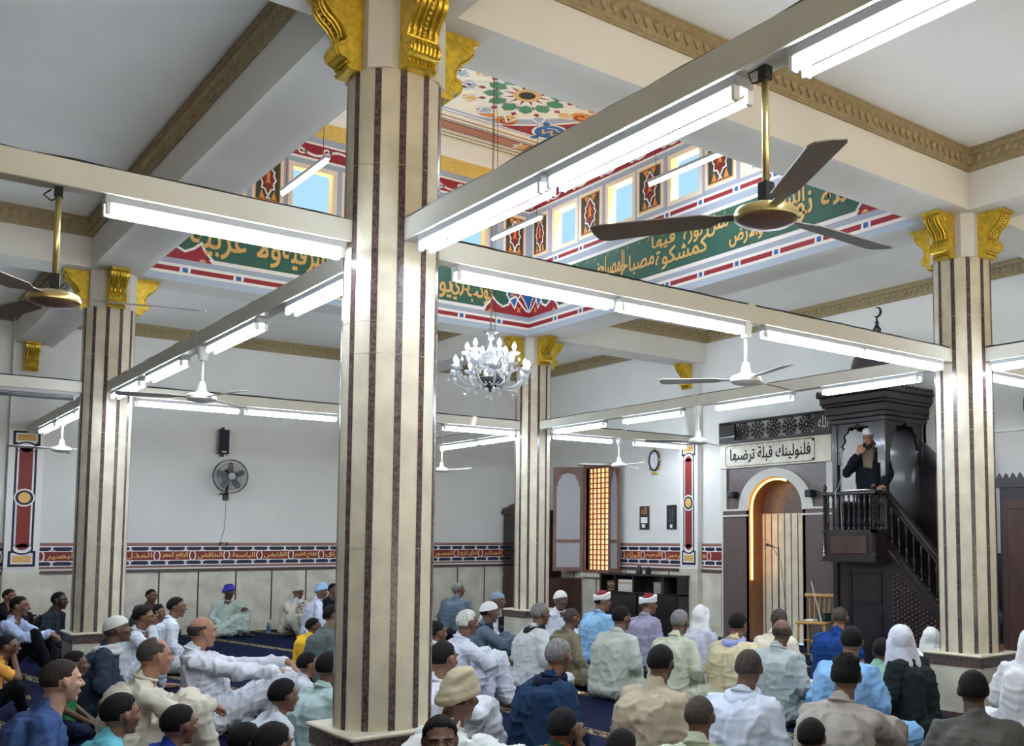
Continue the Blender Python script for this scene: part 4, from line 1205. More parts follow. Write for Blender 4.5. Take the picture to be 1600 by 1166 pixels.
for k in range(3): baluster(BX0 + .09 + k * .07, BY0 + .03, 1.622, 1.005)
for (x, y) in ((BX0 + .03, BY0 + .03), (BX0 + .03, BY1 - .03)):
    mb = MB()
    for k in range(30): mb.ring([(.022, 0), (.030, .012), (.022, .024)], 8, Matrix.Translation(P(x, y, 1.29 + k * .0255)))
    mb.ring([(.03, 2.06), (.03, 2.11), (.012, 2.12), (.026, 2.14), (.028, 2.165), (.012, 2.19), (.001, 2.195)], 12, Matrix.Translation(P(x, y, 0)))
    mb.build('balcony_post', WOOD, t, True)
# stairs going down towards -y
NST = 7; RUN = (PY0 - 1.22) / NST
mb = MB()
for k in range(NST):
    z = PLAT * (1 - (k + 1) / (NST + 1)); y1_ = PY0 - k * RUN
    pb(mb, PX0 + .04, y1_ - RUN, 0, PX1, y1_, z)
mb.build('stairs', WOOD, t)
mb = MB()
mb.prism([(0, 0), (0, PLAT + .20), (-1.36, .06), (-1.36, 0)], .04, Matrix.Translation(P(PX0, PY0, 0)) @ Mx)
mb.mi = 1
# interlaced turned studs on the stair side
for i in range(24):
    for j in range(22):
        y_ = -.10 - i * .052; z_ = .06 + j * .052 + (.026 if i % 2 else 0)
        if z_ < PLAT + y_ - .02:
            mb.ell((-.006, y_, z_), (.016, .019, .019), 6, 4)
mb.build('stair_side_panel', [WOOD, WOOD2], t)
def slopebar(z0, h, x, th, name):
    mb = MB(); mb.prism([(0, z0), (0, z0 + h), (-1.34, z0 + h - 1.34 * 1.08), (-1.34, z0 - 1.34 * 1.08)], th, Matrix.Translation(P(x, PY0, 0)) @ Mx); mb.build(name, WOOD, t)
slopebar(1.47, .06, PX0 - .015, .07, 'lower_stringer'); slopebar(1.38, .03, PX0 - .02, .03, 'lower_stringer')
slopebar(2.06, .055, PX0 - .02, .075, 'stair_handrail'); slopebar(1.99, .04, PX0 - .005, .04, 'stair_handrail')
for k in range(12):
    y_ = .07 + k * .104; baluster(PX0 + .015, PY0 - y_, 1.53 - y_ * 1.08, 1.12, 'stair_baluster')
# crown: stacked mouldings, little merlons, dome and finial
mb = MB()
for (e, z0, z1) in ((.02, 2.98, 3.04), (.05, 3.04, 3.10), (.06, 3.10, 3.20), (.09, 3.20, 3.24), (.11, 3.24, 3.33), (.14, 3.33, 3.37)):
    pb(mb, PX0 - e, PY0 - e, z0, PX1, PY1 + e, z1, .008)
mb.build('crown_moulding', WOOD, t)
mb = MB()
k = 0
y = PY0 - .12
while y < PY1 + .10:
    mb.prism([(0, 3.37), (.06, 3.37), (.052, 3.40), (.03, 3.425), (.008, 3.40)], .02, Matrix.Translation(P(PX0 - .12, y, 0)) @ Mx); y += .066
x = PX0 - .12
while x < PX1 - .05:
    mb.prism([(0, 3.37), (.06, 3.37), (.052, 3.40), (.03, 3.425), (.008, 3.40)], .02, Matrix.Translation(P(x, PY0 - .12, 0)) @ My); x += .066
mb.build('merlons', WOOD, t)
DX, DY = 8.15, 2.98
mb = MB(); prof = [(.30, 3.37), (.30, 3.55), (.32, 3.56), (.32, 3.60), (.30, 3.61)]
prof += [(.345 * math.cos(R(q)) if q > 0 else .335, 3.66 + .42 * math.sin(R(q))) for q in range(-10, 90, 8)] + [(.02, 4.085)]
mb.ring(prof, 28, Matrix.Translation(P(DX, DY, 0))); mb.build('dome', mat('dark dome wood', (60, 54, 56), .35, nz=.1), t, True)
mb = MB(); mb.ring([(.02, 4.08), (.035, 4.12), (.02, 4.15), (.05, 4.20), (.055, 4.24), (.02, 4.29), (.03, 4.32), (.012, 4.35), (.012, 4.40)], 14, Matrix.Translation(P(DX, DY, 0)))
cr = []
for k in range(17):
    an = R(-60 - 250 * k / 16 + 20)
    cr.append((0, .062 * math.cos(an), 4.46 + .062 * math.sin(an)))
rs_ = [.004 + .014 * math.sin(PI * k / 16) for k in range(17)]
mb.tube(cr, rs_, 6, Matrix.Translation(P(DX, DY, 0))); mb.build('crescent_finial', BLACKP, t, True)
# lectern top and hand microphone stand on the balcony
mb = MB(); mb.box((BX0 - .02 - 0, BY0 + .12, 2.105), (BX0 + .24, BY0 + .42, 2.12)); tag(mb.build('sheet_of_paper', PWHITE), 'white paper lying on the pulpit rail in front of the standing man', 'paper')
mb = MB(); mb.tube([(7.62, 3.16, 1.3), (7.60, 3.16, 2.05), (7.56, 3.10, 2.45), (7.58, 3.13, 2.60)], .009, 8); mb.ell((7.585, 3.135, 2.63), (.022, .022, .032)); mb.tube([(7.60, 3.15, 2.3), (7.50, 3.12, 2.15), (7.42, 3.1, 2.1), (7.41, 3.08, 1.9)], .006, 6)
tag(mb.build('microphone_stand', [mat('grey stand', (150, 150, 156), .4)]), 'slim microphone on a bent stand rising from the pulpit balcony', 'microphone')
# wooden gate screen right of the stairs
t = empty('wooden_wardrobe', (7.78, .45, 0), 0, 'dark wooden cupboard with a zigzag crest beyond the pulpit column', 'cupboard')
mb = MB(); mb.box((0, -.75, 0), (.80, .62, 2.18)); mb.build('body', WOOD, t)
mb = MB(); mb.box((-.03, -.78, 2.08), (.80, .65, 2.17))
for k in range(17): mb.prism([(0, 2.17), (.08, 2.17), (.04, 2.24)], .03, Matrix.Translation((-.03, -.76 + k * .083, 0)) @ Mx)
mb.build('crest', WOOD, t)
for k in range(3):
    mb = MB(); y = -.70 + k * .44; mb.box((-.025, y, .15), (0, y + .40, 1.95)); mb.box((-.035, y + .06, .25), (-.02, y + .34, 1.85), bev=.01); mb.build('door', WOOD2, t)
# chair with things on it beside the niche
t = empty('wooden_chair', (7.72, 3.69, 0), R(200), 'yellow wooden chair with a spindle back, standing between the niche and the pulpit', 'chair')
mb = MB(); mb.box((-.22, -.21, .42), (.22, .21, .455), bev=.01); mb.build('seat', WOODY, t)
for (x, y) in ((-.2, -.19), (-.2, .19), (.2, -.19), (.2, .19)):
    mb = MB(); mb.tube([(x, y, 0), (x * .92, y * .92, .42)], [.014, .019], 8); mb.build('leg', WOODY, t)
for k in range(6):
    mb = MB(); y = -.16 + k * .064; mb.tube([(-.19, y, .45), (-.225, y * 1.1, .76)], .010, 6); mb.build('spindle', WOODY, t)
mb = MB(); mb.tube([(-.23 + .03 * math.cos(q), .23 * math.sin(q) , .77) for q in [-PI / 2 + PI * k / 10 for k in range(11)]], .026, 8); mb.build('back_rail', WOODY, t)
mb = MB(); mb.tube([(-.18, 0, .2), (.18, 0, .2)], .010, 6); mb.tube([(-.0, -.17, .2), (0, .17, .2)], .010, 6); mb.build('stretcher', WOODY, t)
mb = MB(); mb.box((7.66, 3.50, .457), (7.80, 3.62, .54), bev=.008); mb.mi = 1; mb.box((7.665, 3.505, .542), (7.795, 3.615, .56), bev=.004); tag(mb.build('green_box', [mat('dark green card', (24, 60, 46), .5), BLACKP]), 'small dark green box on the chair seat', 'box')
mb = MB(); mb.box((7.62, 3.66, .457), (7.74, 3.80, .475)); tag(mb.build('folded_paper', PWHITE), 'folded white paper on the chair seat beside the green box', 'paper')
mb = MB(); mb.tube([(7.60, 3.36, .02), (7.66, 3.72, .97)], .008, 6); tag(mb.build('walking_stick', mat('pale stick', (206, 190, 180), .5)), 'thin pale stick leaning across the wooden chair', 'stick')

# ------------------------------------------------------------------ window with lattice and shutters
y0, y1, z0, z1 = WIN
t = empty('window_1', (XQ, (y0 + y1) / 2, 0)); t['kind'] = 'structure'
def W(x, y, z): return (x - XQ, y - (y0 + y1) / 2, z)
mb = MB()
for (ya, yb_, za, zb_) in ((y0 - .05, y0, z0 - .05, z1 + .05), (y1, y1 + .05, z0 - .05, z1 + .05), (y0, y1, z1, z1 + .05), (y0, y1, z0 - .05, z0)):
    mb.box(W(XQ - .03, ya, za), W(XQ + .12, yb_, zb_))
mb.build('window_frame', WOODB, t)['kind'] = 'structure'
LAT = mat('orange brown lattice', (150, 78, 40), .5)
mb = MB()
for k in range(7):
    y = y0 + (y1 - y0) * (k) / 6; mb.box(W(XQ + .06, y - .010, z0), W(XQ + .08, y + .010, z1))
for k in range(21):
    z = z0 + (z1 - z0) * k / 20; mb.box(W(XQ + .055, y0, z - .009), W(XQ + .075, y1, z + .009))
mb.build('window_lattice', LAT, t)['kind'] = 'structure'
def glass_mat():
    M = bpy.data.materials.new('amber glass with painted sun glow'); M.use_nodes = True
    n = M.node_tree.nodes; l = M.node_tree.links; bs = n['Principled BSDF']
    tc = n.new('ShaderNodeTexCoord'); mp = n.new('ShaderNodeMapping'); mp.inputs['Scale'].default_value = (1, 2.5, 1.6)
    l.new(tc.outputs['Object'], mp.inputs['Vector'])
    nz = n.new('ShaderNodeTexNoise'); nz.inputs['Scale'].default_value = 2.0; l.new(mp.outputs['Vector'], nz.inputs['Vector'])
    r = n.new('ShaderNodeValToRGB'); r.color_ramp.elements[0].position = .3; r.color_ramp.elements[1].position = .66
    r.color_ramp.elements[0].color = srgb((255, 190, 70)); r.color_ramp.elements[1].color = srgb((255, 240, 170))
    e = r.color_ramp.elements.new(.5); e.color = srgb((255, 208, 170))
    l.new(nz.outputs['Fac'], r.inputs['Fac']); l.new(r.outputs['Color'], bs.inputs['Emission Color']); bs.inputs['Emission Strength'].default_value = .36  # sunlight behind the pane is put in as emission and ramp colours
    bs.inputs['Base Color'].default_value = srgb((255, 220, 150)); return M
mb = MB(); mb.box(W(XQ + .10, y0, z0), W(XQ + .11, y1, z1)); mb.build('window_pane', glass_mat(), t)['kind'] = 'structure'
mb = MB(); mb.box(W(XQ - .08, y0 - .10, z0 - .13), W(XQ + .02, y1 + .06, z0 - .05), bev=.006); mb.build('window_sill', MARBLE2, t)['kind'] = 'structure'
def shutter(y, ang, label, wd):
    t = empty('window_shutter', (XQ - .03, y, 0), ang, label, 'shutter', 'open window shutters')
    zt = z1 + .03; zb_ = z0 - .02
    mb = MB()
    for (u0, u1, a_, b_) in ((0, .06, zb_, zt), (wd - .06, wd, zb_, zt), (.06, wd - .06, zb_, zb_ + .07), (.06, wd - .06, zt - .07, zt), (.06, wd - .06, 1.45, 1.51)):
        mb.box((u0, -.018, a_), (u1, .018, b_))
    for sg in (0, 1):
        P0 = [(.06, zt - .07), (.06, zt - .36), (.09, zt - .33), (.085, zt - .28), (.13, zt - .22), (.16, zt - .14), (wd / 2, zt - .11), (wd / 2, zt - .07)]
        if sg: P0 = [(wd - u, z) for u, z in P0]
        mb.prism(P0, .03, Matrix(((1, 0, 0, 0), (0, 0, 1, -.015), (0, 1, 0, 0), (0, 0, 0, 1))))
    mb.build('frame', WOODB, t)
    mb = MB(); mb.box((.05, -.004, zb_ + .05), (wd - .05, .004, zt - .08)); mb.build('panel', mat('grey frosted pane', (166, 162, 164), .35), t)
shutter(y1 + .05, R(137), 'wider shutter leaf of the orange lattice window, standing out before the cabinet', .56)
shutter(y0 - .03, R(-103), 'narrower shutter leaf of the orange lattice window, on the side of the clock', .42)
# small hanging wires beside
# cabinet in the corner
t = empty('display_cabinet', (7.98, 10.95, 0), 0, 'tall reddish wooden cabinet with a carved crest behind the slimmest column', 'cabinet')
mb = MB(); mb.box((.04, -.92, 0), (.58, .97, .80), bev=.01); mb.build('base', WOOD2, t)
mb = MB(); mb.box((0.05, -.25, .80), (.58, .95, 2.02)); mb.build('upper_case', WOOD2, t)
for k in range(2):
    mb = MB(); y = -.23 + k * .59; mb.box((.025, y, .86), (.05, y + .56, 1.96)); mb.mi = 1; mb.box((.018, y + .06, .95), (.026, y + .50, 1.88)); mb.build('glass_door', [WOOD2, mat('dark cabinet glass', (38, 34, 34), .12)], t)
mb = MB(); mb.box((.01, -.30, 2.0), (.58, .99, 2.06)); mb.prism([(-.28, 2.06), (-.25, 2.12), (-.15, 2.13), (-.02, 2.17), (.15, 2.21), (.34, 2.26), (.50, 2.21), (.68, 2.17), (.80, 2.13), (.93, 2.12), (.97, 2.06)], .05, Matrix.Translation((.01, 0, 0)) @ Mx); mb.build('crest', WOOD2, t)
# low bookcase with books
BZ = .93
t = empty('low_bookcase', (8.28, 8.06, 0), 0, 'low black wooden bookcase against the wall under the calendars', 'bookcase')
mb = MB()
for (ya, yb_) in ((-1.05, -1.0), (-.68, -.64), (0.10, .14), (.60, .64), (1.0, 1.05)): mb.box((0, ya, 0), (.28, yb_, BZ))
mb.box((.26, -1.05, 0), (.29, 1.05, BZ)); mb.box((-.01, -1.07, BZ - .03), (.29, 1.07, BZ)); mb.box((0, -1.05, .60), (.28, 1.05, .625)); mb.box((0, -1.05, 0), (.28, 1.05, .06))
mb.build('case', BLKW := mat('black stained wood', (30, 24, 24), .35, coat=.3), t)
for (ya, yb_) in ((-1.0, -.02), (.02, 1.0)):
    mb = MB(); mb.box((-.012, ya, .07), (.0, yb_, .59)); mb.box((-.02, ya + .06, .12), (-.008, yb_ - .06, .54), bev=.006); mb.build('cabinet_door', BLKW, t)
rr = random.Random(11)
def book(y, wd, h, c, lab):
    mb = MB(); mb.box((8.31, y, .626), (8.46, y + wd, .626 + h)); mb.mi = 1; mb.box((8.305, y + wd * .2, .626 + h * .62), (8.309, y + wd * .8, .626 + h * .8))
    mb.box((8.305, y + wd * .2, .626 + h * .1), (8.309, y + wd * .8, .626 + h * .16))
    tag(mb.build('book', [c, mat('book gilt', (196, 170, 110), .5)]), lab, 'book', 'books in the low black bookcase')
bw = [mat('white book spine', (216, 212, 204), .6), mat('grey book spine', (150, 146, 150), .6), mat('brown book spine', (96, 74, 62), .6)]
y = 8.22
for k in range(11):
    book(y, .034, .20, bw[0], 'white spined book in the long row in the low black bookcase'); y += .037
for k in range(4): book(7.50 + k * .045, .038, .17 + .01 * (k % 2), bw[1], 'grey spined book in the shorter row of the low black bookcase')
for k in range(5): book(8.72 + k * .042, .036, .16 + .012 * (k % 3), bw[2], 'brown spined book in the low black bookcase, on the window side')
mb = MB(); mb.ring([(.05, 0), (.055, .03), (.04, .10), (.02, .14)], 12, Matrix.Translation((8.4, 8.16, BZ))); tag(mb.build('dark_vase', BLACKP, None, True), 'small dark vase on top of the low bookcase, on the window side', 'vase')
mb = MB(); mb.ring([(.045, 0), (.05, .02), (.05, .09), (.02, .12)], 12, Matrix.Translation((8.4, 7.92, BZ))); tag(mb.build('dark_jar', BLACKP, None, True), 'small dark jar on top of the low bookcase, beside the vase', 'jar')

# ------------------------------------------------------------------ things on the walls
# clock
t = empty('wall_clock', (XQ, 7.97, 2.85), 0, 'oval wall clock with a dark rim and gold ornaments', 'clock')
def ovalring(mb, ry, rz, r, x=0): mb.tube([(x, ry * math.cos(q), rz * math.sin(q)) for q in [2 * PI * k / 32 for k in range(33)]], r, 6, cap=False)
mb = MB(); mb.prism([(.115 * math.cos(q), .15 * math.sin(q)) for q in [2 * PI * k / 28 for k in range(28)]], .03, Matrix.Translation((-.035, 0, 0)) @ Mx); mb.build('dial', mat('clock dial', (230, 232, 236), .4), t)
mb = MB(); ovalring(mb, .125, .165, .02, -.03); mb.build('rim', mat('dark clock rim', (44, 38, 40), .3, coat=.5), t, True)
mb = MB()
for (y, z) in ((0, .20), (0, -.20), (-.155, 0), (.155, 0), (-.12, .12), (-.12, -.14), (.12, -.14), (.05, -.22), (-.06, -.22)): mb.ell((-.025, y, z), (.012, .026, .026), 8, 6)
mb.build('gold_ornaments', GOLD, t, True)
A = Art((-.037, 0, 0), (0, -1, 0), (0, 0, 1), (-1, 0, 0), [PBLACK])
A.stroke([(0, 0), (.015, .065)], .008, PBLACK, 1); A.stroke([(0, 0), (.03, -.08)], .006, PBLACK, 1)
for k in range(12):
    q = 2 * PI * k / 12; A.stroke([(.085 * math.sin(q), .115 * math.cos(q)), (.097 * math.sin(q), .130 * math.cos(q))], .006, PBLACK, 1)
A.build('clock_hands', t)
# calendars / notices
t = empty('wall_calendar', (XQ - .012, 8.25, 1.88), 0, 'black and gold wall calendar with white slips, between the window and the black notice', 'calendar')
mb = MB(); mb.box((-.008, -.125, -.20), (.004, .125, .20)); mb.build('card', mat('calendar card', (64, 44, 40), .5), t)
A = Art((-.009, .11, -.19), (0, -1, 0), (0, 0, 1), (-1, 0, 0), [PGOLD, PWHITE])
A.text('الله', .03, .25, .19, .37, PGOLD, 1); A.rect(.02, .10, .20, .20, PWHITE, 1); A.rect(.05, .02, .14, .08, PWHITE, 1); A.build('printed_face', t)
t = empty('wall_notice', (XQ - .012, 7.54, 1.88), 0, 'tall black notice with silver writing beside the painted pilaster', 'notice')
mb = MB(); mb.box((-.008, -.12, -.20), (.004, .12, .20)); mb.build('card', mat('black notice card', (26, 28, 34), .4), t)
A = Art((-.009, .12, -.20), (0, -1, 0), (0, 0, 1), (-1, 0, 0), [GREYW, PWHITE])
for k in range(8): A.text(('الله نور', 'مثل نوره', 'في زجاجة', 'كوكب دري')[k % 4], .05 + .006 * (k % 3), .11 + k * .032, .19 - .006 * (k % 2), .135 + k * .032, GREYW, 1)
A.rect(.085, .02, .15, .08, PWHITE, 1); A.build('printed_face', t)
# wall column speaker
t = empty('wall_speaker', (2.70, YW, 3.09), 0, 'tall narrow black speaker on the wall above the round wall fan', 'speaker')
mb = MB(); mb.box((-.085, -.12, -.20), (.085, -.02, .20), bev=.008); mb.mi = 1; mb.box((-.088, -.11, -.195), (-.045, -.03, .195)); mb.build('cabinet', [BLACKP, mat('grey speaker side', (130, 132, 136), .5)], t)
mb = MB(); mb.box((-.06, -.125, -.18), (.07, -.12, .18)); mb.mi = 1; mb.box((-.03, -.128, -.175), (.04, -.124, -.155)); mb.build('grille', [mat('speaker cloth', (34, 34, 48), .8), WPLAST], t)
mb = MB(); mb.box((-.02, -.06, .18), (.02, .0, .24)); mb.box((-.03, -.03, -.24), (.03, 0, -.20)); mb.build('bracket', BLACKP, t)
# wall fans
def wall_fan(loc, rz, tilt, label):
    t = empty('wall_fan', loc, rz, label, 'fan')
    # local: faces +x
    T = Matrix.Translation((.22, 0, 0)) @ Matrix.Rotation(tilt, 4, 'Y')
    CG = mat('dark fan cage', (56, 56, 60), .4)
    mb = MB()
    for (rad, x) in ((.27, 0), (.27, .05)):
        mb.tube([T @ Vector((x, rad * math.cos(q), rad * math.sin(q))) for q in [2 * PI * k / 36 for k in range(37)]], .006, 5, cap=False)
    for (rad, x) in ((.21, .075), (.15, .09), (.09, .095), (.2, -.03), (.12, -.05)):
        mb.tube([T @ Vector((x, rad * math.cos(q), rad * math.sin(q))) for q in [2 * PI * k / 24 for k in range(25)]], .0018, 4, cap=False)
    for k in range(44):
        q = 2 * PI * k / 44
        mb.tube([T @ Vector((x, r_ * math.cos(q), r_ * math.sin(q))) for (x, r_) in ((.097, .05), (.09, .15), (.07, .22), (.025, .27), (-.03, .21), (-.06, .07))], .0015, 4)
    mb.build('cage', CG, t)
    for k in range(5):
        q = 2 * PI * k / 5; Mb = T @ Matrix.Translation((.025, 0, 0)) @ Matrix.Rotation(q, 4, 'X') @ Matrix.Rotation(R(25), 4, 'Z')
        mb = MB(); mb.prism([(-.02, .03), (-.055, .12), (-.06, .20), (-.02, .235), (.04, .22), (.05, .12), (.02, .03)], .003, Mb @ Matrix(((0, 0, 1, 0), (1, 0, 0, 0), (0, 1, 0, 0), (0, 0, 0, 1)))); mb.build('blade', mat('smoky fan blade', (120, 122, 126), .4), t)
    mb = MB(); mb.ring([(.055, 0), (.055, .02), (.03, .03), (.001, .032)], 18, T @ Matrix.Translation((.08, 0, 0)) @ Matrix.Rotation(R(90), 4, 'Y')); mb.build('hub_badge', mat('fan badge', (170, 172, 176), .4), t, True)
    mb = MB(); mb.ell((0, 0, .06), (.09, .07, .075), 14, 10, T @ Matrix.Translation((-.08, 0, 0))); mb.build('motor_cover', mat('dark red motor cover', (84, 28, 34), .4), t, True)
    mb = MB(); mb.tube([(.12, 0, -.02), (.10, 0, -.16), (.03, 0, -.27), (0.0, 0, -.30)], .022, 8); mb.box((0, -.045, -.38), (.03, .045, -.26), bev=.006); mb.box((.02, -.10, -.285), (.06, -.02, -.26)); mb.build('bracket', BLACKP, t)
    if tilt: return
    mb = MB(); mb.tube([(.02, 0, -.36), (.015, .01, -.55), (.015, 0, -.85), (.012, -.09, -1.15), (.014, -.10, -1.25)], .0035, 5); mb.build('power_cord', mat('grey cord', (120, 118, 116), .6), t)
wall_fan((2.78, YW, 2.52), R(-90), 0, 'round caged fan mounted on the wall under the black speaker')
wall_fan((XQ, 1.05, 3.06), R(180 + 55), R(4), 'caged wall fan seen edge on, beyond the pulpit column')
mb = MB(); mb.box((XQ - .05, -1.5, 2.80), (XQ - .0, 2.2, 2.83)); tag(mb.build('wall_conduit', WPLAST), 'thin white conduit along the wall under the edge on fan', 'conduit')
mb = MB(); mb.box((2.70, YW - .045, 1.40), (2.83, YW - .02, 1.455)); mb.mi = 1
o = mb.build('thermometer', [BLACKP, PWHITE]); tag(o, 'small black display reading 27 on the painted band below the wall fan', 'display')
A = Art((2.70, YW - .046, 1.40), (1, 0, 0), (0, 0, 1), (0, -1, 0), [PWHITE]); A.text('27', .035, .012, .095, .045, PWHITE, 1, False); A.build('digits', o)
mb = MB(); mb.box((XQ - .05, 7.40, 2.47), (XQ - .005, 8.05, 2.50)) if False else None
t = empty('incense_cup', (5.63, -.19, PEDH), 0, 'small brown cup with a dark feathered stick on the pulpit column pedestal', 'cup')
mb = MB(); mb.ring([(.022, 0), (.030, .01), (.034, .06), (.030, .06), (.026, .012)], 16); mb.build('cup', mat('brown clay', (130, 88, 60), .6), t, True)
mb = MB(); mb.tube([(0, 0, .01), (-.004, .004, .16), (.0, .0, .30)], .004, 6); mb.build('stick', BLACKP, t)
mb = MB(); mb.ring([(.004, .22), (.022, .26), (.028, .30), (.012, .34), (.001, .36)], 9); mb.build('feather_tuft', mat('dark teal feather', (40, 66, 70), .9, bump=.8, bscale=150), t)
# disposable water cups and bottles by the left wall
def bottle(x, y, lab, h=.2):
    t = empty('water_bottle', (x, y, 0), 0, lab, 'bottle', 'small water bottles on the carpet')
    mb = MB(); mb.ring([(.03, 0), (.033, .01), (.033, h * .6), (.014, h * .85), (.013, h * .9)], 14); mb.build('body', mat('clear plastic', (214, 224, 234), .12, trans=.7), t, True)
    mb = MB(); mb.ring([(.0335, h * .25), (.0335, h * .5)], 14, cap=False); mb.build('bottle_label', mat('blue label', (60, 90, 160), .5), t)
    mb = MB(); mb.ring([(.015, h * .88), (.015, h * .98), (.001, h)], 10); mb.build('cap', WPLAST, t)
bottle(3.30, 11.30, 'small clear water bottle by the man in the violet turban')
bottle(3.72, 11.85, 'small clear water bottle standing against the marble dado')
# ------------------------------------------------------------------ people
def V(*p): return Vector(p)
def remesh(mb, voxel, smooth_it, name, mats, fold=0.0, fseed=0, subd=False, fac=.5):
    me = bpy.data.meshes.new('tmp'); me.from_pydata([tuple(p) for p in mb.v], [], mb.f)
    o = bpy.data.objects.new('tmp', me); COL.objects.link(o)
    r = o.modifiers.new('r', 'REMESH'); r.mode = 'VOXEL'; r.voxel_size = voxel; r.use_smooth_shade = True
    if smooth_it:
        s = o.modifiers.new('s', 'SMOOTH'); s.factor = fac; s.iterations = smooth_it
    dg = bpy.context.evaluated_depsgraph_get(); dg.update()
    m2 = bpy.data.meshes.new_from_object(o.evaluated_get(dg)); m2.name = name
    bpy.data.objects.remove(o); bpy.data.meshes.remove(me)
    if fold:
        off = Vector((fseed * 3.1, fseed * 1.7, fseed * .9))
        nrm = [v.normal.copy() for v in m2.vertices]
        for v, n in zip(m2.vertices, nrm):
            c = v.co
            wv = noise.noise_vector(c * 5 + off) * .35
            q = Vector((c.x * 8.5 + c.y * 3.0, c.y * 8.5 - c.x * 3.0, c.z * 2.2 + c.y * 2.5)) + off + wv
            q2 = Vector((c.x * 5 + c.z * 9, c.y * 3.5, c.z * 12 - c.x * 7)) + off * 2 + wv
            a_ = max(0, 1 - abs(noise.noise(q)) * 3.4) ** 2; b_ = max(0, 1 - abs(noise.noise(q2)) * 3.4) ** 2
            v.co = c + n * (fold * (a_ * .85 + b_ * .75 * (1 if c.z < .42 else .6) - .35 + noise.noise(c * 6 + off) * .25))
    m2.materials.clear()
    for mm in (mats if isinstance(mats, (list, tuple)) else [mats]): m2.materials.append(mm)
    m2.polygons.foreach_set('use_smooth', [True] * len(m2.polygons))
    o = bpy.data.objects.new(name, m2); COL.objects.link(o)
    return o

SK = {'a': (158, 112, 88), 'b': (130, 92, 72), 'c': (104, 74, 58), 'd': (70, 46, 38), 'l': (186, 142, 118)}
def skin(k): return mat('skin ' + k, SK[k], 0.55, nz=.10, scale=14)
def cloth(c):
    k = 'cloth %d %d %d' % c
    if k in MATS: return MATS[k]
    M = mat(k, c, 0.9, nz=.05, scale=5, bump=.8, bscale=7.2, spec=.15, stretch=(1, 1, .45))
    for nd in M.node_tree.nodes:
        if nd.type == 'TEX_NOISE' and abs(nd.inputs['Scale'].default_value - 7.2) < .01:
            nd.noise_type = 'RIDGED_MULTIFRACTAL'; nd.inputs['Distortion'].default_value = .6
        if nd.type == 'BUMP': nd.inputs['Distance'].default_value = .010
    return M
HAIRC = {'k': (22, 18, 18), 'g': (120, 118, 116), 'w': (200, 198, 192), 'b': (50, 40, 36), 's': (70, 62, 58)}
def hairm(k): return mat('hair ' + k, HAIRC[k], .8, nz=.3, scale=60, bump=.35, bscale=230, spec=.2)
EYEW = mat('eye white', (170, 160, 152), .3); 
EYED = mat('dark iris', (30, 20, 16), .2)

def head_parts(mb, M, child):
    """mesh a head into mb; M places the head frame: x forward, y left, z up, origin at head centre"""
    def E(c, r, n=14, k=10): mb.ell(c, r, n, k, M)
    E((-.012, 0, .022), (.098, .078, .096)); E((.022, 0, -.015), (.070, .062, .085)); E((.030, 0, -.062), (.050, .045, .050))
    E((.060, 0, -.098), (.024, .024, .018), 8, 6)                    # chin
    mb.cap(M @ V(.084, 0, .010), .010, M @ V(.104, 0, -.024), .0135, 8)  # nose
    E((.094, .013, -.029), (.011, .009, .008), 8, 6); E((.094, -.013, -.029), (.011, .009, .008), 8, 6)
    E((.082, 0, -.057), (.016, .025, .006), 8, 6); E((.081, 0, -.067), (.015, .021, .007), 8, 6)   # lips
    for s in (-1, 1):
        mb.cap(M @ V(.088, s * .012, .026), .008, M @ V(.072, s * .050, .024), .008, 8)  # brow
        E((.062, s * .043, -.022), (.024, .020, .020), 8, 6)        # cheek
        mb.cap(M @ V(-.004, s * .077, .014), .014, M @ V(.000, s * .077, -.020), .010, 8)   # ear
        E((-.010, s * .084, .006), (.014, .008, .026), 8, 8)
def hair_mesh(M, style, hk, rr, capped=False):
    mb = MB(); n, k = 36, 22
    vs = []
    for i in range(k + 1):
        ph = PI * i / k
        for j in range(n):
            th = 2 * PI * j / n
            d = Vector((math.sin(ph) * math.cos(th), math.sin(ph) * math.sin(th), math.cos(ph)))
            f = d.x
            line = -.44 + .26 * max(0, f) + (1.05 if f > 0 else .0) * max(0, f) ** .7
            if abs(d.y) > .72 and f > -.25: line = max(line, -.02)       # round the ears
            inh = d.z > line
            if style == 'bald': inh = inh and d.z < .30 and f < .25
            if style == 'receding': inh = inh and not (f > .05 and d.z > .2 and abs(d.y) < .7)
            if capped and d.z > .3: inh = False
            t_ = .006 if style in ('short', 'bald', 'receding') else .011
            if style == 'buzz' or capped: t_ = .0035
            if style in ('tuft',): t_ = .010 + (rr.uniform(0, .022) if d.z > .6 else 0)
            fade = .45 if d.z < line + .18 else 1.0
            ex = (t_ * fade if inh else -.014) + (rr.uniform(-.0015, .0015) if inh else 0)
            vs.append(M @ Vector((-.012 + d.x * (.098 + ex), d.y * (.078 + ex), .022 + d.z * (.096 + ex))))
    fs = [(i * n + j, i * n + (j + 1) % n, (i + 1) * n + (j + 1) % n, (i + 1) * n + j) for i in range(k) for j in range(n)]
    mb.add(vs, fs)
    return mb
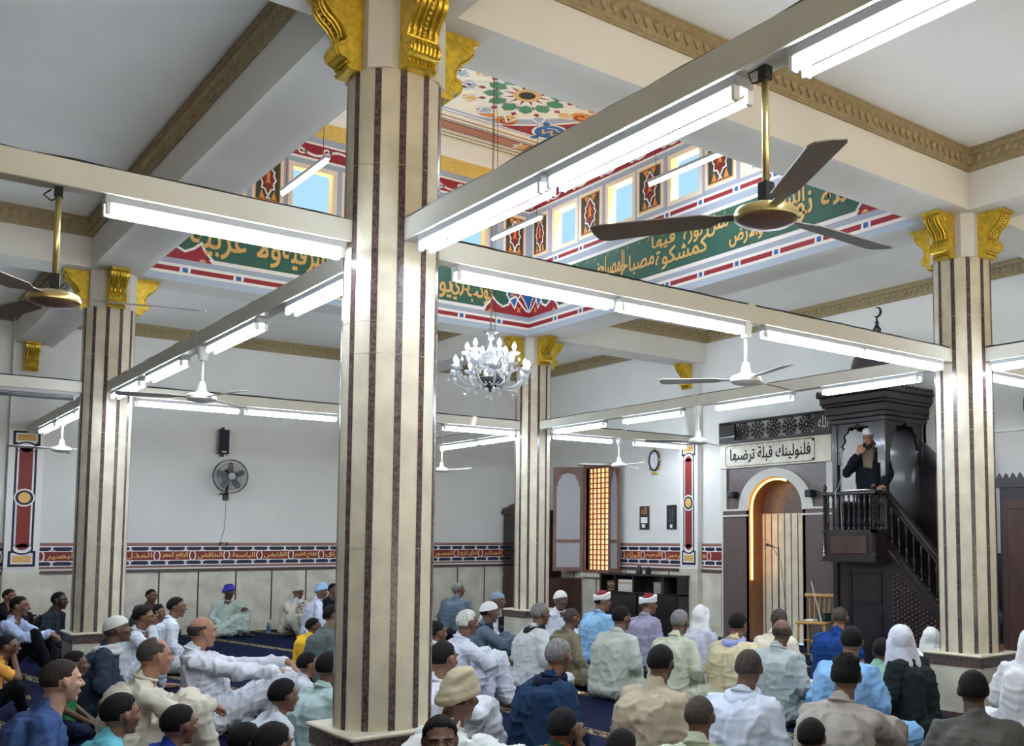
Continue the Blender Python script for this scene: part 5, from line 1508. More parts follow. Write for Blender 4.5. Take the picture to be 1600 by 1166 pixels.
def headwear(kind, M, t, rr, col=None):
    """caps, turbans and scarves"""
    def dome(mb, rx, ry, rz, lo, c=(-.012, 0, .022), top=1.0, wob=0):
        n, k = 30, 12; vs = []
        for i in range(k + 1):
            z = 1 - (1 - lo) * i / k
            rad = math.sqrt(max(0, 1 - min(1, z) ** 2)) if z > 0 else 1.0
            if kind in ('taqiyah', 'fez') : rad = min(1, (1 - (max(0, z) ** 6))) ** .5 if z > 0 else 1
            for j in range(n):
                th = 2 * PI * j / n; w_ = 1 + wob * math.sin(th * 7 + i)
                vs.append(M @ Vector((c[0] + rx * rad * math.cos(th) * w_, c[1] + ry * rad * math.sin(th) * w_, c[2] + rz * z * top + .028 * (-math.cos(th)) * 0 + .018 * math.cos(th) * (i / k))))
        fs = [(i * n + j, i * n + (j + 1) % n, (i + 1) * n + (j + 1) % n, (i + 1) * n + j) for i in range(k) for j in range(n)]
        mb.add(vs, fs + [tuple(range(n - 1, -1, -1)), tuple(range(k * n, (k + 1) * n))])
    if kind == 'kufi':
        mb = MB(); dome(mb, .108, .088, .108, .10); mb.build('skull_cap', mat('knitted cap %s' % str(col), col or (222, 220, 212), .9, bump=.8, bscale=120), t, True)
    elif kind == 'taqiyah':
        mb = MB(); dome(mb, .106, .087, .125, .16); mb.build('skull_cap', cloth(col or (226, 224, 220)), t, True)
    elif kind == 'imama':
        mb = MB(); dome(mb, .090, .076, .128, .4); mb.build('red_cap', mat('red felt', (130, 24, 36), .9), t, True)
        mb = MB()
        for i in range(3):
            pts = [M @ Vector((-.012 + .098 * math.cos(q), .079 * math.sin(q), .046 + .02 * i + .018 * math.cos(q) + .010 * math.sin(q * 2 + i))) for q in [2 * PI * k / 24 for k in range(25)]]
            mb.tube(pts, .0175, 8, cap=False)
        mb.build('white_wrap', cloth(col or (236, 236, 234)), t, 'all')
    elif kind == 'turban':
        mb = MB()
        dome(mb, .100, .082, .130, .2)
        for i in range(4):
            pts = [M @ Vector((-.016 + (.100 - .012 * i) * math.cos(q), (.083 - .010 * i) * math.sin(q), .026 + .026 * i + .034 * math.cos(q + .5 * (i % 2)) + .006 * math.sin(q * 2 + i * 2))) for q in [2 * PI * k / 24 for k in range(25)]]
            mb.tube(pts, .021, 8, cap=False)
        o = remesh(mb, .009, 3, 'turban', cloth(col or (200, 192, 176)), fold=.004, fseed=3); o.parent = t
    elif kind == 'band':
        mb = MB(); dome(mb, .106, .087, .122, .12); mb.build('white_wrap', cloth(col or (236, 236, 234)), t, True)
    elif kind == 'scarf':
        mb = MB(); c = M @ V(-.015, 0, .02)
        mb.ell((-.014, 0, .018), (.121, .099, .117), 18, 12, M)
        for (dx, dy, dz, r0, r1) in ((-.085, 0, -.22, .075, .085), (-.05, .10, -.20, .055, .05), (-.05, -.10, -.20, .055, .05), (.015, .085, -.18, .035, .04), (.015, -.085, -.18, .035, .04)):
            mb.cap(M @ V(-.02, dy * .6, -.02), r0, M @ V(dx, dy, dz), r1)
        o = remesh(mb, .012, 3, 'head_scarf', cloth(col or (226, 226, 228)), fold=.009, fseed=rr.random() * 5); o.parent = t

def hand(mb, wrist, dirv, up, side, s, curl=.5):
    """palm, four unequal fingers and a thumb leaving the side of the palm; side=+1 left hand"""
    d = Vector(dirv).normalized(); u = Vector(up); u = (u - d * u.dot(d)).normalized(); l = u.cross(d)
    w_ = Vector(wrist)
    mb.cap(w_, .024 * s, w_ + d * .055 * s + l * .015 * s, .022 * s, 8); mb.cap(w_, .024 * s, w_ + d * .055 * s - l * .015 * s, .022 * s, 8)
    base = w_ + d * .075 * s
    for i, (off, L) in enumerate(((.030, .062), (.010, .074), (-.011, .070), (-.030, .054))):
        p0 = base + l * off * s; p1 = p0 + (d * .8 - u * curl * .5).normalized() * L * .5 * s
        p2 = p1 + (d * (1 - curl) - u * curl).normalized() * L * .5 * s
        mb.cap(p0, .0105 * s, p1, .0095 * s, 8); mb.cap(p1, .0095 * s, p2, .008 * s, 8)
    th0 = w_ + d * .028 * s + l * (.026 * side) * s; th1 = th0 + (d * .6 + l * side * .7 - u * .15).normalized() * .038 * s; th2 = th1 + (d * .9 - u * .4 + l * side * .1).normalized() * .032 * s
    mb.cap(th0, .0125 * s, th1, .0115 * s, 8); mb.cap(th1, .0115 * s, th2, .0095 * s, 8)
    return w_ + d * .15 * s

POSE = {
 'cross': dict(lean=.09, kn=(.22, .38, .11), an=(.27, -.08, .055), foot=(.18, -.19, .03), el=(.07, .25, .30), wr=(.25, .12, .16)),
 'knees': dict(lean=.10, kn=(.34, .15, .41), an=(.46, .12, .06), foot=(.60, .13, .025), el=(.24, .22, .39), wr=(.44, .06, .40)),
 'back': dict(lean=-.10, kn=(.50, .16, .34), an=(.86, .14, .08), foot=(.99, .15, .10), el=(.16, .24, .44), wr=(.42, .14, .42)),
 'mixed': dict(lean=.09, kn=(.34, .17, .40), an=(.42, .12, .06), foot=(.56, .13, .025), el=(.22, .23, .40), wr=(.36, .14, .44)),
 'kneel': dict(lean=.05, kn=(.36, .14, .08), an=(-.04, .12, .06), foot=(-.12, .12, .03), el=(.06, .24, .33), wr=(.26, .13, .20)),
 'chin': dict(lean=.14, kn=(.30, .22, .30), an=(.34, .05, .05), foot=(.44, .02, .03), el=(.30, .20, .38), wr=(.25, .06, .60)),
}
def person(x, y, z0, h, rz, pose, outfit, col, sk, hair, hat, label, look=0.0, pitch=0.0, group=None, col2=None, hatcol=None, slim=1.0, detail=False, scarf=None, beard=None, legs=None):
    """seated figure: h = height of the crown above the floor; rz heading; look = head turn"""
    s = h / .796
    rr = random.Random(int(abs(x * 131 + y * 71) * 10))
    t = empty('person', (x, y, z0), R(rz), label, 'person', group)
    Ps = POSE[pose]; ln = Ps['lean']
    lift = .08 if pose == 'kneel' else 0
    def S_(v, side=1): return Vector((v[0], v[1] * side, v[2])) * s
    N = V(ln, 0, .572) * s; C = V(ln * .30 - .01, 0, .40) * s; PEL = V(0, 0, .12 + 0) * s
    Hc = V(ln + .048, 0, .690 if h > .74 else .680) * s
    HM = Matrix.Translation(Hc) @ Matrix.Rotation(R(look), 4, 'Z') @ Matrix.Rotation(R(pitch), 4, 'Y') @ Matrix.Scale(s * (.89 if h > .74 else 1.02), 4)
    child = h < .74
    ob = .5 if not child else .42
    # ---- body
    mb = MB()
    head_parts(mb, HM, child)
    mb.cap(N - V(.01, 0, .06) * s, .060 * s, Hc + V(-.02, 0, -.050) * s, .051 * s)
    q = .80
    mb.cap(PEL + V(0, .07, 0) * s, .085 * s * q, C + V(0, .06, .02) * s, .09 * s * q); mb.cap(PEL - V(0, .07, 0) * s, .085 * s * q, C + V(0, -.06, .02) * s, .09 * s * q)
    sh = {}
    asym = rr.uniform(-.03, .03)
    for sd in (1, -1):
        SH = V(ln * .85, .172 * sd, .500) * s; sh[sd] = SH
        mb.cap(N - V(0, 0, .05) * s, .05 * s, SH, .045 * s)
        el = S_(Ps['el'], sd); wr = S_(Ps['wr'], sd)
        if pose == 'mixed' and sd == -1: el = V(.06, -.25, .30) * s; wr = V(.24, -.16, .18) * s
        if pose == 'chin' and sd == 1: el = V(.14, .24, .30) * s; wr = V(.30, .16, .22) * s
        if pose == 'chin' and sd == -1: wr = V(ln + .105, -.075, .60) * s
        if pose == 'back' and sd == 1: wr = V(.50, .05, .46) * s
        mb.cap(SH, .042 * s, el, .034 * s); mb.cap(el, .034 * s, wr, .024 * s)
        dv = (wr - el).normalized()
        if pose == 'chin' and sd == -1: hand(mb, wr, V(.15, .3, 1), V(-1, 0, .2), sd, s * (1 if not child else .9), .55)
        elif pose in ('knees', 'back'): hand(mb, wr, (V(.55, -sd * .8, -.25)), V(.3, 0, 1), sd, s, .45)
        else: hand(mb, wr, (dv + V(.3, -sd * .5, -.35)), V(0, 0, 1), sd, s, .35)
        hp = V(.03, .085 * sd, .105) * s; kn = S_(Ps['kn'], sd); an = S_(Ps['an'], sd); ft = S_(Ps['foot'], sd)
        if pose == 'mixed' and sd == -1: kn = V(.30, -.28, .11) * s; an = V(.26, .06, .06) * s; ft = V(.20, .17, .03) * s
        mb.cap(hp, .066 * s, kn, .046 * s); mb.cap(kn, .046 * s, an, .030 * s)
        hv = (ft - an); hv.z = 0; hv = hv.normalized() if hv.length > 1e-4 else V(1, 0, 0)
        mb.cap(an - hv * .03 * s + V(0, 0, -.01) * s, .028 * s, ft, .024 * s); mb.cap(ft, .026 * s, ft + hv * .06 * s, .016 * s)
        for k_ in range(5):
            lv = Vector((-hv.y, hv.x, 0)); o_ = (k_ - 2) * .0155 * s
            mb.cap(ft + hv * .05 * s + lv * o_, .009 * s, ft + hv * (.095 - .006 * k_ if sd == 1 else .071 + .006 * k_) * s + lv * o_, .0075 * s, 6)
    if beard: 
        pass
    body = remesh(mb, .0078 if not detail else .0062, 2, 'body', skin(sk)); body.parent = t
    # eyes
    for sd in (1, -1):
        mb = MB(); T = HM
        mb.ell((.0750, sd * .029, .004), (.0118, .0115, .0058), 10, 8, T); mb.mi = 1; mb.ell((.0842, sd * .0295, .004), (.0034, .0058, .0058), 8, 6, T)
        mb.build('eye', [EYEW, EYED], body, 'all')
    # ---- hair, brows, beard
    if hair:
        style, hk = hair
        mb = hair_mesh(HM, style, hk, rr, bool(hat))
        for sd in (1, -1): mb.cap(HM @ V(.094, sd * .014, .028), .0045 * s, HM @ V(.080, sd * .048, .028), .004 * s, 6)
        if beard:
            pass
        mb.build('hair', hairm(hk), t, 'all')
    if beard:
        mb = MB(); mb.ell((.040, 0, -.080), (.052, .050, .036), 14, 10, HM); mb.cap(HM @ V(.02, .058, -.03), .014, HM @ V(.06, .03, -.085), .018); mb.cap(HM @ V(.02, -.058, -.03), .014, HM @ V(.06, -.03, -.085), .018)
        mb.cap(HM @ V(.055, 0, -.10), .03, HM @ V(.055, 0, -.15), .018); mb.cap(HM @ V(.098, -.022, -.05), .005, HM @ V(.098, .022, -.05), .005)
        o = remesh(mb, .006, 2, 'beard', hairm(beard), fold=.002); o.parent = t
    if hat: headwear(hat, HM, t, rr, hatcol)
    # ---- clothing
    kw = 1.18 * slim
    def torso(mb, grow=1.0):
        mb.cap(PEL + V(-.01, .085, .0) * s, .105 * s * kw, C + V(-.01, .075, .02) * s, .098 * s * kw * grow)
        mb.cap(PEL + V(-.01, -.085, .0) * s, .105 * s * kw, C + V(-.01, -.075, .02) * s, .098 * s * kw * grow)
        mb.cap(PEL + V(.03, 0, .03) * s, .10 * s * kw, C + V(.02, 0, .02) * s, .10 * s * kw)
        mb.cap(N + V(-.02, 0, -.06) * s, .070 * s, N + V(-.008, 0, .005) * s, .058 * s)
        for sd in (1, -1):
            mb.cap(N + V(-.015, 0, -.055) * s, .070 * s, sh[sd] + V(-.01, 0, 0), .062 * s); mb.cap(sh[sd], .062 * s, C + V(0, .06 * sd, 0) * s, .085 * s * kw)
    def arms(mb, full):
        for sd in (1, -1):
            el = S_(Ps['el'], sd); wr = S_(Ps['wr'], sd)
            if pose == 'mixed' and sd == -1: el = V(.06, -.25, .30) * s; wr = V(.24, -.16, .18) * s
            if pose == 'chin' and sd == 1: el = V(.14, .24, .30) * s; wr = V(.30, .16, .22) * s
            if pose == 'chin' and sd == -1: wr = V(ln + .105, -.075, .60) * s
            if pose == 'back' and sd == 1: wr = V(.50, .05, .46) * s
            if full:
                mb.cap(sh[sd], .062 * s, el, .054 * s); mb.cap(el, .054 * s, wr - (wr - el) * .08, .044 * s)
                mb.cap(el + V(0, 0, -.02) * s, .045 * s, wr - (wr - el) * .3 + V(0, 0, -.02) * s, .036 * s)
            else:
                mb.cap(sh[sd], .062 * s, sh[sd].lerp(el, .62), .056 * s)
    def legs_(mb, robe):
        r1, r2, r3 = (.098, .080, .066) if robe else (.088, .066, .052)
        A_ = {}
        for sd in (1, -1):
            hp = V(.03, .085 * sd, .105) * s; kn = S_(Ps['kn'], sd); an = S_(Ps['an'], sd)
            if pose == 'mixed' and sd == -1: kn = V(.30, -.28, .11) * s; an = V(.26, .06, .06) * s
            mb.cap(hp, r1 * s, kn, r2 * s); mb.cap(kn, r2 * s, kn.lerp(an, .86 if robe else .9), r3 * s)
            A_[sd] = (kn, an, hp)
        mb.ell((-.01 * s, 0, .095 * s), (.15 * s, .19 * s * kw, .095 * s), 16, 10)
        if robe:
            for f in (.35, .7, 1.0):
                mb.cap(A_[1][2].lerp(A_[1][0], f), .060 * s, A_[-1][2].lerp(A_[-1][0], f), .060 * s)
            for f in (.35, .7):
                mb.cap(A_[1][0].lerp(A_[1][1], f), .045 * s, A_[-1][0].lerp(A_[-1][1], f), .045 * s)
            if pose in ('knees', 'mixed', 'back'):   # cloth hanging from thighs
                for f in (.4, .75):
                    for sd in (1, -1):
                        p_ = A_[sd][2].lerp(A_[sd][0], f); mb.cap(p_, .06 * s, Vector((p_.x + .02 * s, p_.y, .05 * s)), .05 * s)
            if pose == 'cross':
                mb.ell((.18 * s, 0, .07 * s), (.19 * s, .36 * s, .065 * s), 16, 8)
    vox = .0120 if (x + 2.3) ** 2 + (y + 5) ** 2 < 90 else .0145
    c1 = cloth(col)
    if outfit == 'robe':
        mb = MB(); torso(mb); arms(mb, True); legs_(mb, True)
        o = remesh(mb, vox, 4, 'robe', c1, fold=.017 * s, fseed=rr.random() * 9); o.parent = t
        # stand-up collar
        cm = MB()
        if hat != 'scarf': cm.tube([N + s * V(-.004 + .060 * math.cos(q), .062 * math.sin(q), .006 - .020 * math.cos(q)) for q in [2 * PI * k / 18 for k in range(19)]], .0095 * s, 6, cap=False)
        if hat != 'scarf': cm.build('collar', c1, o, 'all')
    else:
        full = outfit == 'shirt'
        mb = MB(); torso(mb); arms(mb, full)
        o = remesh(mb, vox, 4, 'shirt', c1, fold=.015 * s, fseed=rr.random() * 9); o.parent = t
        mb = MB(); legs_(mb, False)
        o = remesh(mb, vox, 4, 'trousers', cloth(col2 or (30, 30, 36)), fold=.013 * s, fseed=rr.random() * 9); o.parent = t
    if scarf:
        mb = MB(); W_ = lambda q, r_, z: N + V(-.015 + r_ * math.cos(q), r_ * 1.05 * math.sin(q), z) * s
        mb.tube([W_(2 * PI * k / 18, .078, -.01 + .014 * math.cos(2 * PI * k / 18)) for k in range(19)], .026 * s, 8, cap=False)
        mb.tube([W_(2 * PI * k / 18, .088, -.035 + .012 * math.sin(4 * PI * k / 18)) for k in range(19)], .024 * s, 8, cap=False)
        mb.cap(N + V(-.085, -.03, -.02) * s, .028 * s, N + V(-.085, -.075, -.17) * s, .034 * s); mb.cap(N + V(-.09, -.05, -.06) * s, .026 * s, N + V(-.10, -.02, -.15) * s, .03 * s)
        o = remesh(mb, .010, 3, 'neck_scarf', cloth(scarf), fold=.006, fseed=2.2); o.parent = t
    return t
PEOPLE = [
 (-0.355, 11.593, 0.8, -20, 'knees', 'shirt', (24, 24, 28), 'b', ('short', 'k'), None, 'man in a black shirt sitting against the wall behind the man in pale blue', dict(look=-22)),
 (-0.686, 8.247, 0.86, -25, 'knees', 'shirt', (176, 190, 222), 'b', ('short', 'k'), None, 'man in a pale blue shirt and black trousers resting his arms on his knees', dict(look=-6, detail=True, col2=(24, 24, 28))),
 (-0.072, 9.521, 0.84, -30, 'cross', 'shirt', (40, 46, 52), 'd', ('buzz', 'k'), None, 'dark skinned man in a dark checked shirt leaning out from behind a marble column', dict(look=-8)),
 (-1.192, 5.148, 0.68, -10, 'chin', 'tee', (232, 168, 78), 'c', ('short', 'k'), None, 'boy in an orange yellow T-shirt with a hand at his mouth', dict(look=-3, col2=(22, 22, 26), detail=True)),
 (-0.869, 3.759, 0.64, -15, 'cross', 'tee', (46, 128, 70), 'c', ('full', 'k'), None, 'boy in a green T-shirt sitting against a marble pedestal', dict(look=9, col2=(24, 30, 60))),
 (-1.434, 1.159, 0.86, -12, 'cross', 'tee', (62, 84, 128), 'l', ('short', 'b'), None, 'broad man in a blue T-shirt with cropped hair, sitting close to the viewer', dict(look=20, slim=1.12, col2=(30, 34, 50), detail=True)),
 (-1.199, 0.764, 0.7, -5, 'cross', 'tee', (110, 190, 204), 'b', ('full', 'k'), None, 'boy in a turquoise shirt beside the broad man in a blue T-shirt', dict(look=16)),
 (-0.990, 0.437, 0.66, 5, 'cross', 'tee', (40, 66, 160), 'b', ('full', 'k'), None, 'boy in a royal blue shirt in front of the balding man in cream', dict(look=10)),
 (-0.771, 0.048, 0.6, 15, 'cross', 'tee', (40, 40, 44), 'c', ('full', 'k'), None, 'small boy of whom little more than dark hair shows, beside the boy in royal blue', dict(look=3)),
 (-0.829, -0.501, 0.68, 25, 'cross', 'tee', (34, 34, 40), 'c', ('full', 'k'), None, 'boy with dark hair just below the boy in a printed white shirt', dict(look=-3)),
 (-0.506, 4.334, 0.86, -20, 'cross', 'robe', (52, 60, 76), 'c', ('short', 's'), 'kufi', 'man in a white knitted cap and dark slate robe looking up beside a column', dict(look=9, pitch=-12, scarf=(214, 216, 220))),
 (0.029, 5.976, 0.83, -10, 'chin', 'robe', (214, 220, 228), 'b', ('full', 'k'), None, 'teenage boy in white with his hand near his mouth', dict(look=-9)),
 (0.708, 7.228, 0.84, -8, 'cross', 'robe', (208, 214, 224), 'b', ('full', 'k'), None, 'young man in white with thick black hair, back turned to the dado', dict(look=-19)),
 (1.235, 9.815, 0.6, -60, 'cross', 'tee', (110, 90, 92), 'b', ('short', 'k'), None, 'small child sitting between two young men in white', dict(look=12)),
 (1.438, 11.109, 0.77, -70, 'cross', 'shirt', (60, 62, 70), 'c', ('short', 'k'), None, 'man in dark clothes leaning on the marble dado behind the small child', dict(look=8)),
 (-0.816, 1.893, 0.88, -8, 'knees', 'robe', (206, 198, 180), 'a', ('receding', 's'), None, 'balding man in a cream robe resting his arms over his knees', dict(look=13, slim=1.12, detail=True)),
 (0.065, 3.207, 0.9, -14, 'back', 'robe', (220, 222, 230), 'a', ('bald', 's'), None, 'bald heavy man in a white robe reclining with legs stretched forward', dict(look=11, slim=1.18, detail=True)),
 (2.618, 11.360, 0.785, -75, 'mixed', 'robe', (176, 190, 180), 'd', ('buzz', 'k'), 'turban', 'man in a violet turban and pale green robe leaning on the marble dado', dict(look=7, hatcol=(72, 66, 170))),
 (3.449, 10.748, 0.775, -75, 'chin', 'robe', (204, 196, 178), 'c', ('buzz', 's'), 'kufi', 'old man in a beige cap with a hand at his face, against the dado', dict(look=6, hatcol=(186, 176, 160), scarf=(206, 212, 232))),
 (3.512, 10.058, 0.82, -15, 'cross', 'robe', (206, 212, 228), 'c', ('short', 'k'), 'turban', 'man in a light blue turban and white robe by the dado', dict(look=-37, hatcol=(166, 196, 236))),
 (3.975, 10.675, 0.8, -50, 'cross', 'shirt', (26, 28, 36), 'c', ('short', 'k'), None, 'man in black by the dado, half hidden by the largest column', dict(look=-11)),
 (1.874, 5.982, 0.62, 20, 'cross', 'tee', (222, 172, 44), 'c', ('full', 'k'), None, 'child in a bright yellow shirt', dict(look=-40)),
 (1.602, 4.923, 0.84, -5, 'cross', 'shirt', (92, 104, 102), 'b', ('short', 'k'), None, 'man in a grey green shirt beside the child in yellow', dict(look=-10)),
 (0.535, 2.740, 0.62, -15, 'knees', 'shirt', (208, 212, 222), 'b', ('full', 'k'), None, 'small boy in plain white hugging his knees', dict(look=15)),
 (-0.249, 1.058, 0.66, 0, 'cross', 'shirt', (206, 210, 218), 'b', ('full', 'k'), None, 'boy in a white shirt with printed letters on his back', dict(look=12)),
 (0.112, 1.268, 0.78, 10, 'cross', 'robe', (176, 198, 196), 'c', ('full', 'k'), None, 'person in a pale green robe partly hidden behind the largest column', dict(look=2)),
 (5.167, 8.652, 0.84, 35, 'cross', 'shirt', (92, 106, 118), 'c', ('short', 'g'), None, 'grey haired man in a grey blue shirt seen from behind near the dado', dict(look=-47)),
 (4.360, 6.325, 0.82, -30, 'cross', 'robe', (196, 200, 196), 'c', ('short', 'g'), 'kufi', "man in a blue grey cap by the slimmest column's pedestal", dict(look=-12, hatcol=(120, 140, 160))),
 (1.982, 2.923, 0.88, -10, 'knees', 'robe', (206, 210, 222), 'c', ('short', 'w'), None, 'white haired man in a white robe hugging his knees, barefoot', dict(look=9, slim=1.1, detail=True)),
 (3.051, 4.352, 0.84, -22, 'knees', 'robe', (92, 108, 122), 'c', ('short', 'k'), 'kufi', 'man in a white cap and grey blue robe behind the white haired man', dict(look=6, scarf=(34, 40, 60), hatcol=(226, 228, 230))),
 (3.234, 3.624, 0.86, -10, 'cross', 'robe', (204, 208, 210), 'c', ('short', 'g'), None, 'grey haired man in a white robe with a dark scarf round his neck', dict(look=2, scarf=(34, 40, 40))),
 (5.011, 5.697, 0.84, -100, 'cross', 'robe', (228, 230, 236), 'c', ('short', 'g'), 'band', 'man in a white wrapped cap and bright white robe facing the viewer', dict(look=25)),
 (3.595, 3.561, 0.79, -8, 'cross', 'robe', (122, 114, 94), 'c', ('short', 's'), None, 'man in an olive brown robe sitting sideways', dict(look=1)),
 (4.935, 4.793, 0.86, 4, 'cross', 'robe', (142, 186, 220), 'b', ('short', 'k'), 'imama', 'man in a sky blue robe with a red and white cap', dict(look=-31)),
 (0.590, 0.739, 0.86, 0, 'knees', 'robe', (222, 224, 232), 'b', ('buzz', 'k'), None, 'man with cropped dark hair in a white robe beside the largest column', dict(look=15, slim=1.08)),
 (2.210, 3.808, 0.7, 0, 'cross', 'robe', (214, 216, 224), 'c', ('short', 'k'), None, 'person in white mostly hidden behind the largest column', dict(look=-7)),
 (-0.120, -0.724, 0.87, -5, 'knees', 'robe', (220, 222, 220), 'c', ('short', 'k'), 'turban', 'man in a tan patterned turban and white robe', dict(look=26, hatcol=(184, 172, 146), detail=True)),
 (-0.071, -0.858, 0.71, -140, 'cross', 'tee', (80, 60, 50), 'c', ('full', 'k'), None, 'dark haired boy looking towards the viewer', dict(look=26)),
 (1.259, 0.420, 0.86, 0, 'cross', 'robe', (34, 54, 82), 'b', ('short', 'g'), None, 'grey haired man in a dark blue robe with a navy scarf', dict(look=18, scarf=(16, 22, 46), slim=1.12)),
 (0.406, -0.873, 0.66, 10, 'chin', 'tee', (34, 70, 50), 'c', ('full', 'k'), None, 'boy in a dark green and orange shirt resting his head on his hand', dict(look=15, scarf=(206, 90, 40), detail=True)),
 (3.514, 2.609, 0.86, 5, 'cross', 'robe', (184, 190, 178), 'c', ('short', 'k'), None, 'man in a sage green shirt with black hair in front of the low bookcase', dict(look=0, slim=1.05)),
 (5.011, 4.006, 0.86, 4, 'cross', 'robe', (152, 150, 172), 'b', ('short', 's'), 'imama', 'man in a lilac grey robe with a red and white cap before the bookcase', dict(look=-21)),
 (3.658, 1.930, 0.86, 4, 'cross', 'robe', (192, 194, 172), 'c', ('short', 'g'), None, 'grey haired man in a pale olive robe sitting cross-legged', dict(look=9, slim=1.05)),
 (4.605, 2.654, 0.82, 4, 'cross', 'robe', (186, 188, 204), 'c', None, 'scarf', 'person under a white head scarf and pale grey lilac robe', dict(look=2)),
 (3.990, 1.499, 0.84, 7, 'cross', 'robe', (212, 200, 164), 'b', ('full', 'k'), None, 'man with black hair in a cream robe and pale blue collar before the niche', dict(look=12, scarf=(150, 160, 214))),
 (1.520, -0.322, 0.86, 10, 'cross', 'shirt', (178, 164, 142), 'c', ('short', 'k'), None, 'man in a beige shirt seen from behind', dict(look=15, slim=1.1, col2=(60, 56, 52))),
 (0.823, -1.509, 0.76, 34, 'cross', 'robe', (188, 194, 170), 'c', ('buzz', 's'), None, 'bald man in a pale green shirt, cut off at the chest', dict(look=-1, slim=1.12)),
 (1.756, -0.834, 0.86, 10, 'cross', 'robe', (206, 214, 230), 'c', ('buzz', 's'), None, 'man with a shaved head in a bright white robe with a folded white scarf', dict(look=19, scarf=(206, 218, 234), slim=1.15)),
 (0.472, -1.312, 0.62, 10, 'cross', 'tee', (30, 34, 40), 'c', ('full', 'k'), None, 'child with black hair behind the boy in dark green', dict(look=17)),
 (4.656, 1.612, 0.84, 8, 'cross', 'robe', (222, 214, 192), 'c', ('short', 's'), None, 'man in an ivory shirt directly in front of the glowing niche', dict(look=13)),
 (3.753, 0.747, 0.84, 8, 'mixed', 'robe', (178, 188, 188), 'c', ('bald', 's'), None, 'balding man in a pale grey green robe behind the man in ivory', dict(look=18, slim=1.05)),
 (5.330, 1.422, 0.84, 10, 'cross', 'tee', (26, 62, 122), 'a', ('buzz', 's'), None, 'man with a shaved head in a blue T-shirt before the wooden chair', dict(look=19)),
 (3.431, -0.248, 0.86, 11, 'cross', 'robe', (138, 184, 228), 'b', ('full', 'k'), None, 'man with black hair in a sky blue robe sitting cross-legged', dict(look=22, slim=1.1)),
 (1.908, -1.427, 0.86, 12, 'knees', 'robe', (166, 158, 150), 'c', ('tuft', 'k'), None, 'man with tousled dark hair in a taupe robe seen from behind', dict(look=21, slim=1.12)),
 (1.364, -1.683, 0.62, 13, 'cross', 'tee', (24, 24, 28), 'c', ('full', 'k'), None, 'child with black hair beside the man in taupe', dict(look=19)),
 (4.143, 0.028, 0.71, 0, 'cross', 'tee', (150, 196, 172), 'c', ('full', 'k'), None, 'child in a mint green shirt sitting before the pulpit', dict(look=33, col2=(30, 40, 80))),
 (4.151, -0.377, 0.84, 92, 'cross', 'robe', (40, 46, 46), 'c', None, 'scarf', 'person under a long white head scarf in a black cloak', dict(look=-44, hatcol=(214, 216, 226), slim=0.85)),
 (5.751, 0.643, 0.665, 16, 'cross', 'robe', (226, 226, 230), 'c', None, 'scarf', 'person in white half hidden by the pulpit column, beside the black cloak', dict(look=28)),
 (4.701, -0.968, 0.82, 19, 'cross', 'robe', (228, 228, 230), 'c', None, 'scarf', 'person in white with a white head scarf, beyond the pulpit column', dict(look=28)),
 (2.247, -2.087, 0.82, 42, 'cross', 'tee', (92, 90, 86), 'd', ('short', 'k'), None, 'man in a dark grey T-shirt with short black hair, seen from behind', dict(look=-0, slim=1.05, col2=(40, 40, 44))),
]
for row in PEOPLE:
    (x, y, h, rz, pose, of, col, sk, hair, hat, lab, ex) = row
    person(x, y, 0.0, h, rz, pose, of, col, sk, hair, hat, lab, **ex)

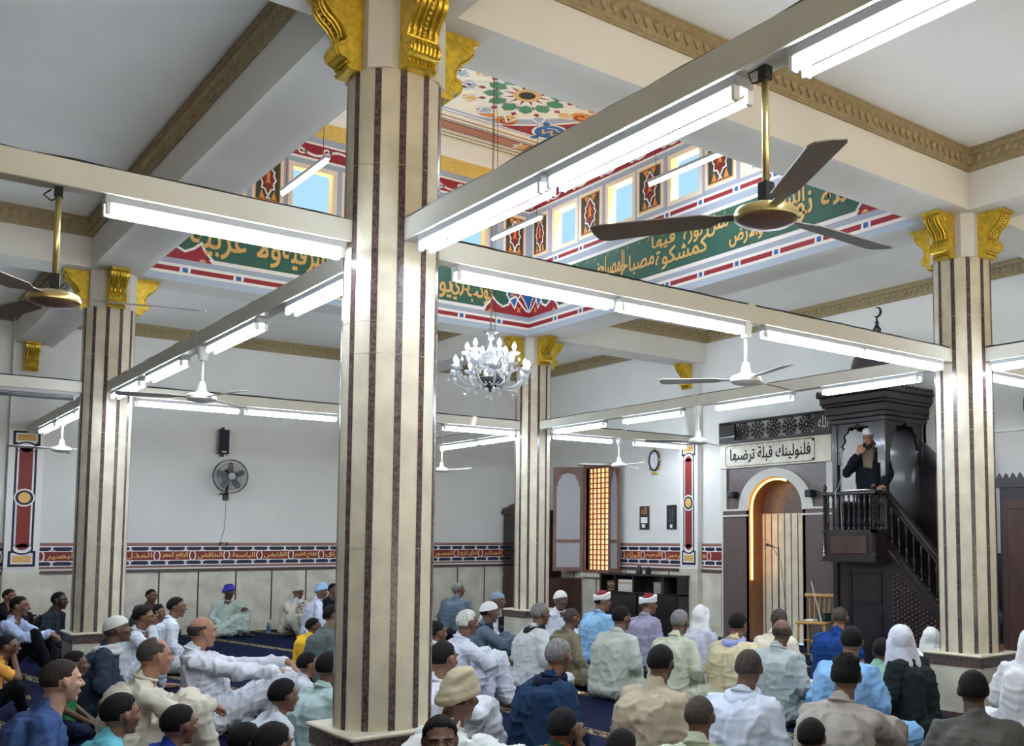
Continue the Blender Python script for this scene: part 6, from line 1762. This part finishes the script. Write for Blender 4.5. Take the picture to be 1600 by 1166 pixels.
# the standing speaker in the pulpit
def speaker():
    x, y, z0, rz = 7.92, 2.93, PLAT - .02, 190
    t = empty('person', (x, y, z0), R(rz), 'bearded man in a white cap and black robe standing in the pulpit, holding a microphone', 'person')
    s = 1.0
    HM = Matrix.Translation((.03, 0, 1.52)) @ Matrix.Rotation(R(6), 4, 'Y')
    mb = MB(); head_parts(mb, HM, False)
    mb.cap(V(0, 0, 1.34), .052, V(.015, 0, 1.46), .048)
    mb.cap(V(0, .05, .95), .075, V(-.01, .06, 1.22), .075); mb.cap(V(0, -.05, .95), .075, V(-.01, -.06, 1.22), .075)
    ARM = {}
    for sd, el, wr in ((-1, V(.16, -.26, 1.10), V(.21, -.07, 1.33)), (1, V(.10, .30, 1.08), V(.34, .33, .90))):
        sh = V(0, .17 * sd, 1.30); ARM[sd] = (sh, el, wr)
        mb.cap(V(0, 0, 1.33), .05, sh, .048); mb.cap(sh, .042, el, .036); mb.cap(el, .036, wr, .025)
        mb.cap(V(0, .09 * sd, .92), .08, V(.01, .09 * sd, .50), .055); mb.cap(V(.01, .09 * sd, .50), .055, V(0, .09 * sd, .08), .036); mb.cap(V(-.03, .09 * sd, .035), .032, V(.16, .10 * sd, .03), .026)
    hand(mb, ARM[-1][2], V(.1, .45, .9), V(1, .2, 0), -1, 1.0, .9)
    hand(mb, ARM[1][2], V(1, .1, -.12), V(0, 0, 1), 1, 1.0, .3)
    bod = remesh(mb, .0075, 2, 'body', skin('a')); bod.parent = t
    for sd in (1, -1):
        mb = MB(); mb.ell((.0785, sd * .030, .006), (.0125, .0150, .0095), 10, 8, HM); mb.mi = 1; mb.ell((.0885, sd * .031, .006), (.0035, .0065, .0065), 8, 6, HM); mb.build('eye', [EYEW, EYED], bod, 'all')
    rr = random.Random(4)
    mb = hair_mesh(HM, 'short', 'k', rr)
    for sd in (1, -1): mb.cap(HM @ V(.094, sd * .014, .028), .0045, HM @ V(.080, sd * .048, .028), .004, 6)
    mb.build('hair', hairm('k'), t, 'all')
    mb = MB(); mb.ell((.040, 0, -.080), (.052, .052, .038), 14, 10, HM); mb.cap(HM @ V(.02, .060, -.02), .014, HM @ V(.06, .03, -.085), .020); mb.cap(HM @ V(.02, -.060, -.02), .014, HM @ V(.06, -.03, -.085), .020)
    mb.cap(HM @ V(.055, 0, -.10), .036, HM @ V(.055, 0, -.17), .024)
    for sd in (1, -1): mb.cap(HM @ V(.098, .004 * sd, -.047), .005, HM @ V(.085, .03 * sd, -.062), .005, 6)
    o = remesh(mb, .006, 1, 'beard', hairm('b'), fold=.002); o.parent = t
    headwear('taqiyah', HM @ Matrix.Translation((0, 0, .012)), t, rr, (228, 226, 222))
    mb = MB()
    for yy in (-.09, .09): mb.cap(V(-.01, yy, .12), .16, V(-.01, yy * .9, 1.0), .115); mb.cap(V(-.0, yy * .9, 1.0), .125, V(-.0, yy * .85, 1.24), .115)
    for sd in (1, -1):
        sh, el, wr = ARM[sd]; mb.cap(V(-.01, 0, 1.345), .062, sh, .066); mb.cap(sh, .066, el, .062); mb.cap(el, .064, wr.lerp(el, .18), .058)
    o = remesh(mb, .014, 4, 'robe', cloth((20, 22, 28)), fold=.010, fseed=1.3); o.parent = t
    mb = MB(); mb.tube([(.078 * math.cos(q), .082 * math.sin(q), 1.385 + .012 * -math.cos(q)) for q in [2 * PI * k / 18 for k in range(19)]], .028, 8, cap=False)
    mb.cap(V(.085, .06, 1.36), .035, V(.105, .055, 1.17), .034); mb.cap(V(.085, -.05, 1.36), .035, V(.108, -.02, 1.19), .034); mb.cap(V(.085, .005, 1.35), .035, V(.110, .015, 1.19), .034)
    o = remesh(mb, .010, 3, 'shawl', cloth((110, 98, 84)), fold=.006, fseed=2); o.parent = t
    # microphone held at the mouth
    M_ = t.matrix_basis.copy() if False else (Matrix.Translation((x, y, z0)) @ Matrix.Rotation(R(rz), 4, 'Z'))
    mt = empty('hand_microphone', M_ @ V(.215, -.055, 1.36), 0, 'black hand microphone held to the mouth of the man in the pulpit', 'microphone')
    mb = MB(); p0, p1 = V(.22, -.06, 1.30), V(.17, -.01, 1.43)
    q0 = M_ @ p0 - mt.location; q1 = M_ @ p1 - mt.location
    mb.cap(q0, .012, q1, .016, 10); mb.build('handle', BLACKP, mt, 'all')
    mb = MB(); mb.ell(q1 + (q1 - q0).normalized() * .02, (.024, .024, .024)); mb.build('windscreen', mat('foam', (30, 30, 34), .9, bump=.5, bscale=200), mt, 'all')
speaker()
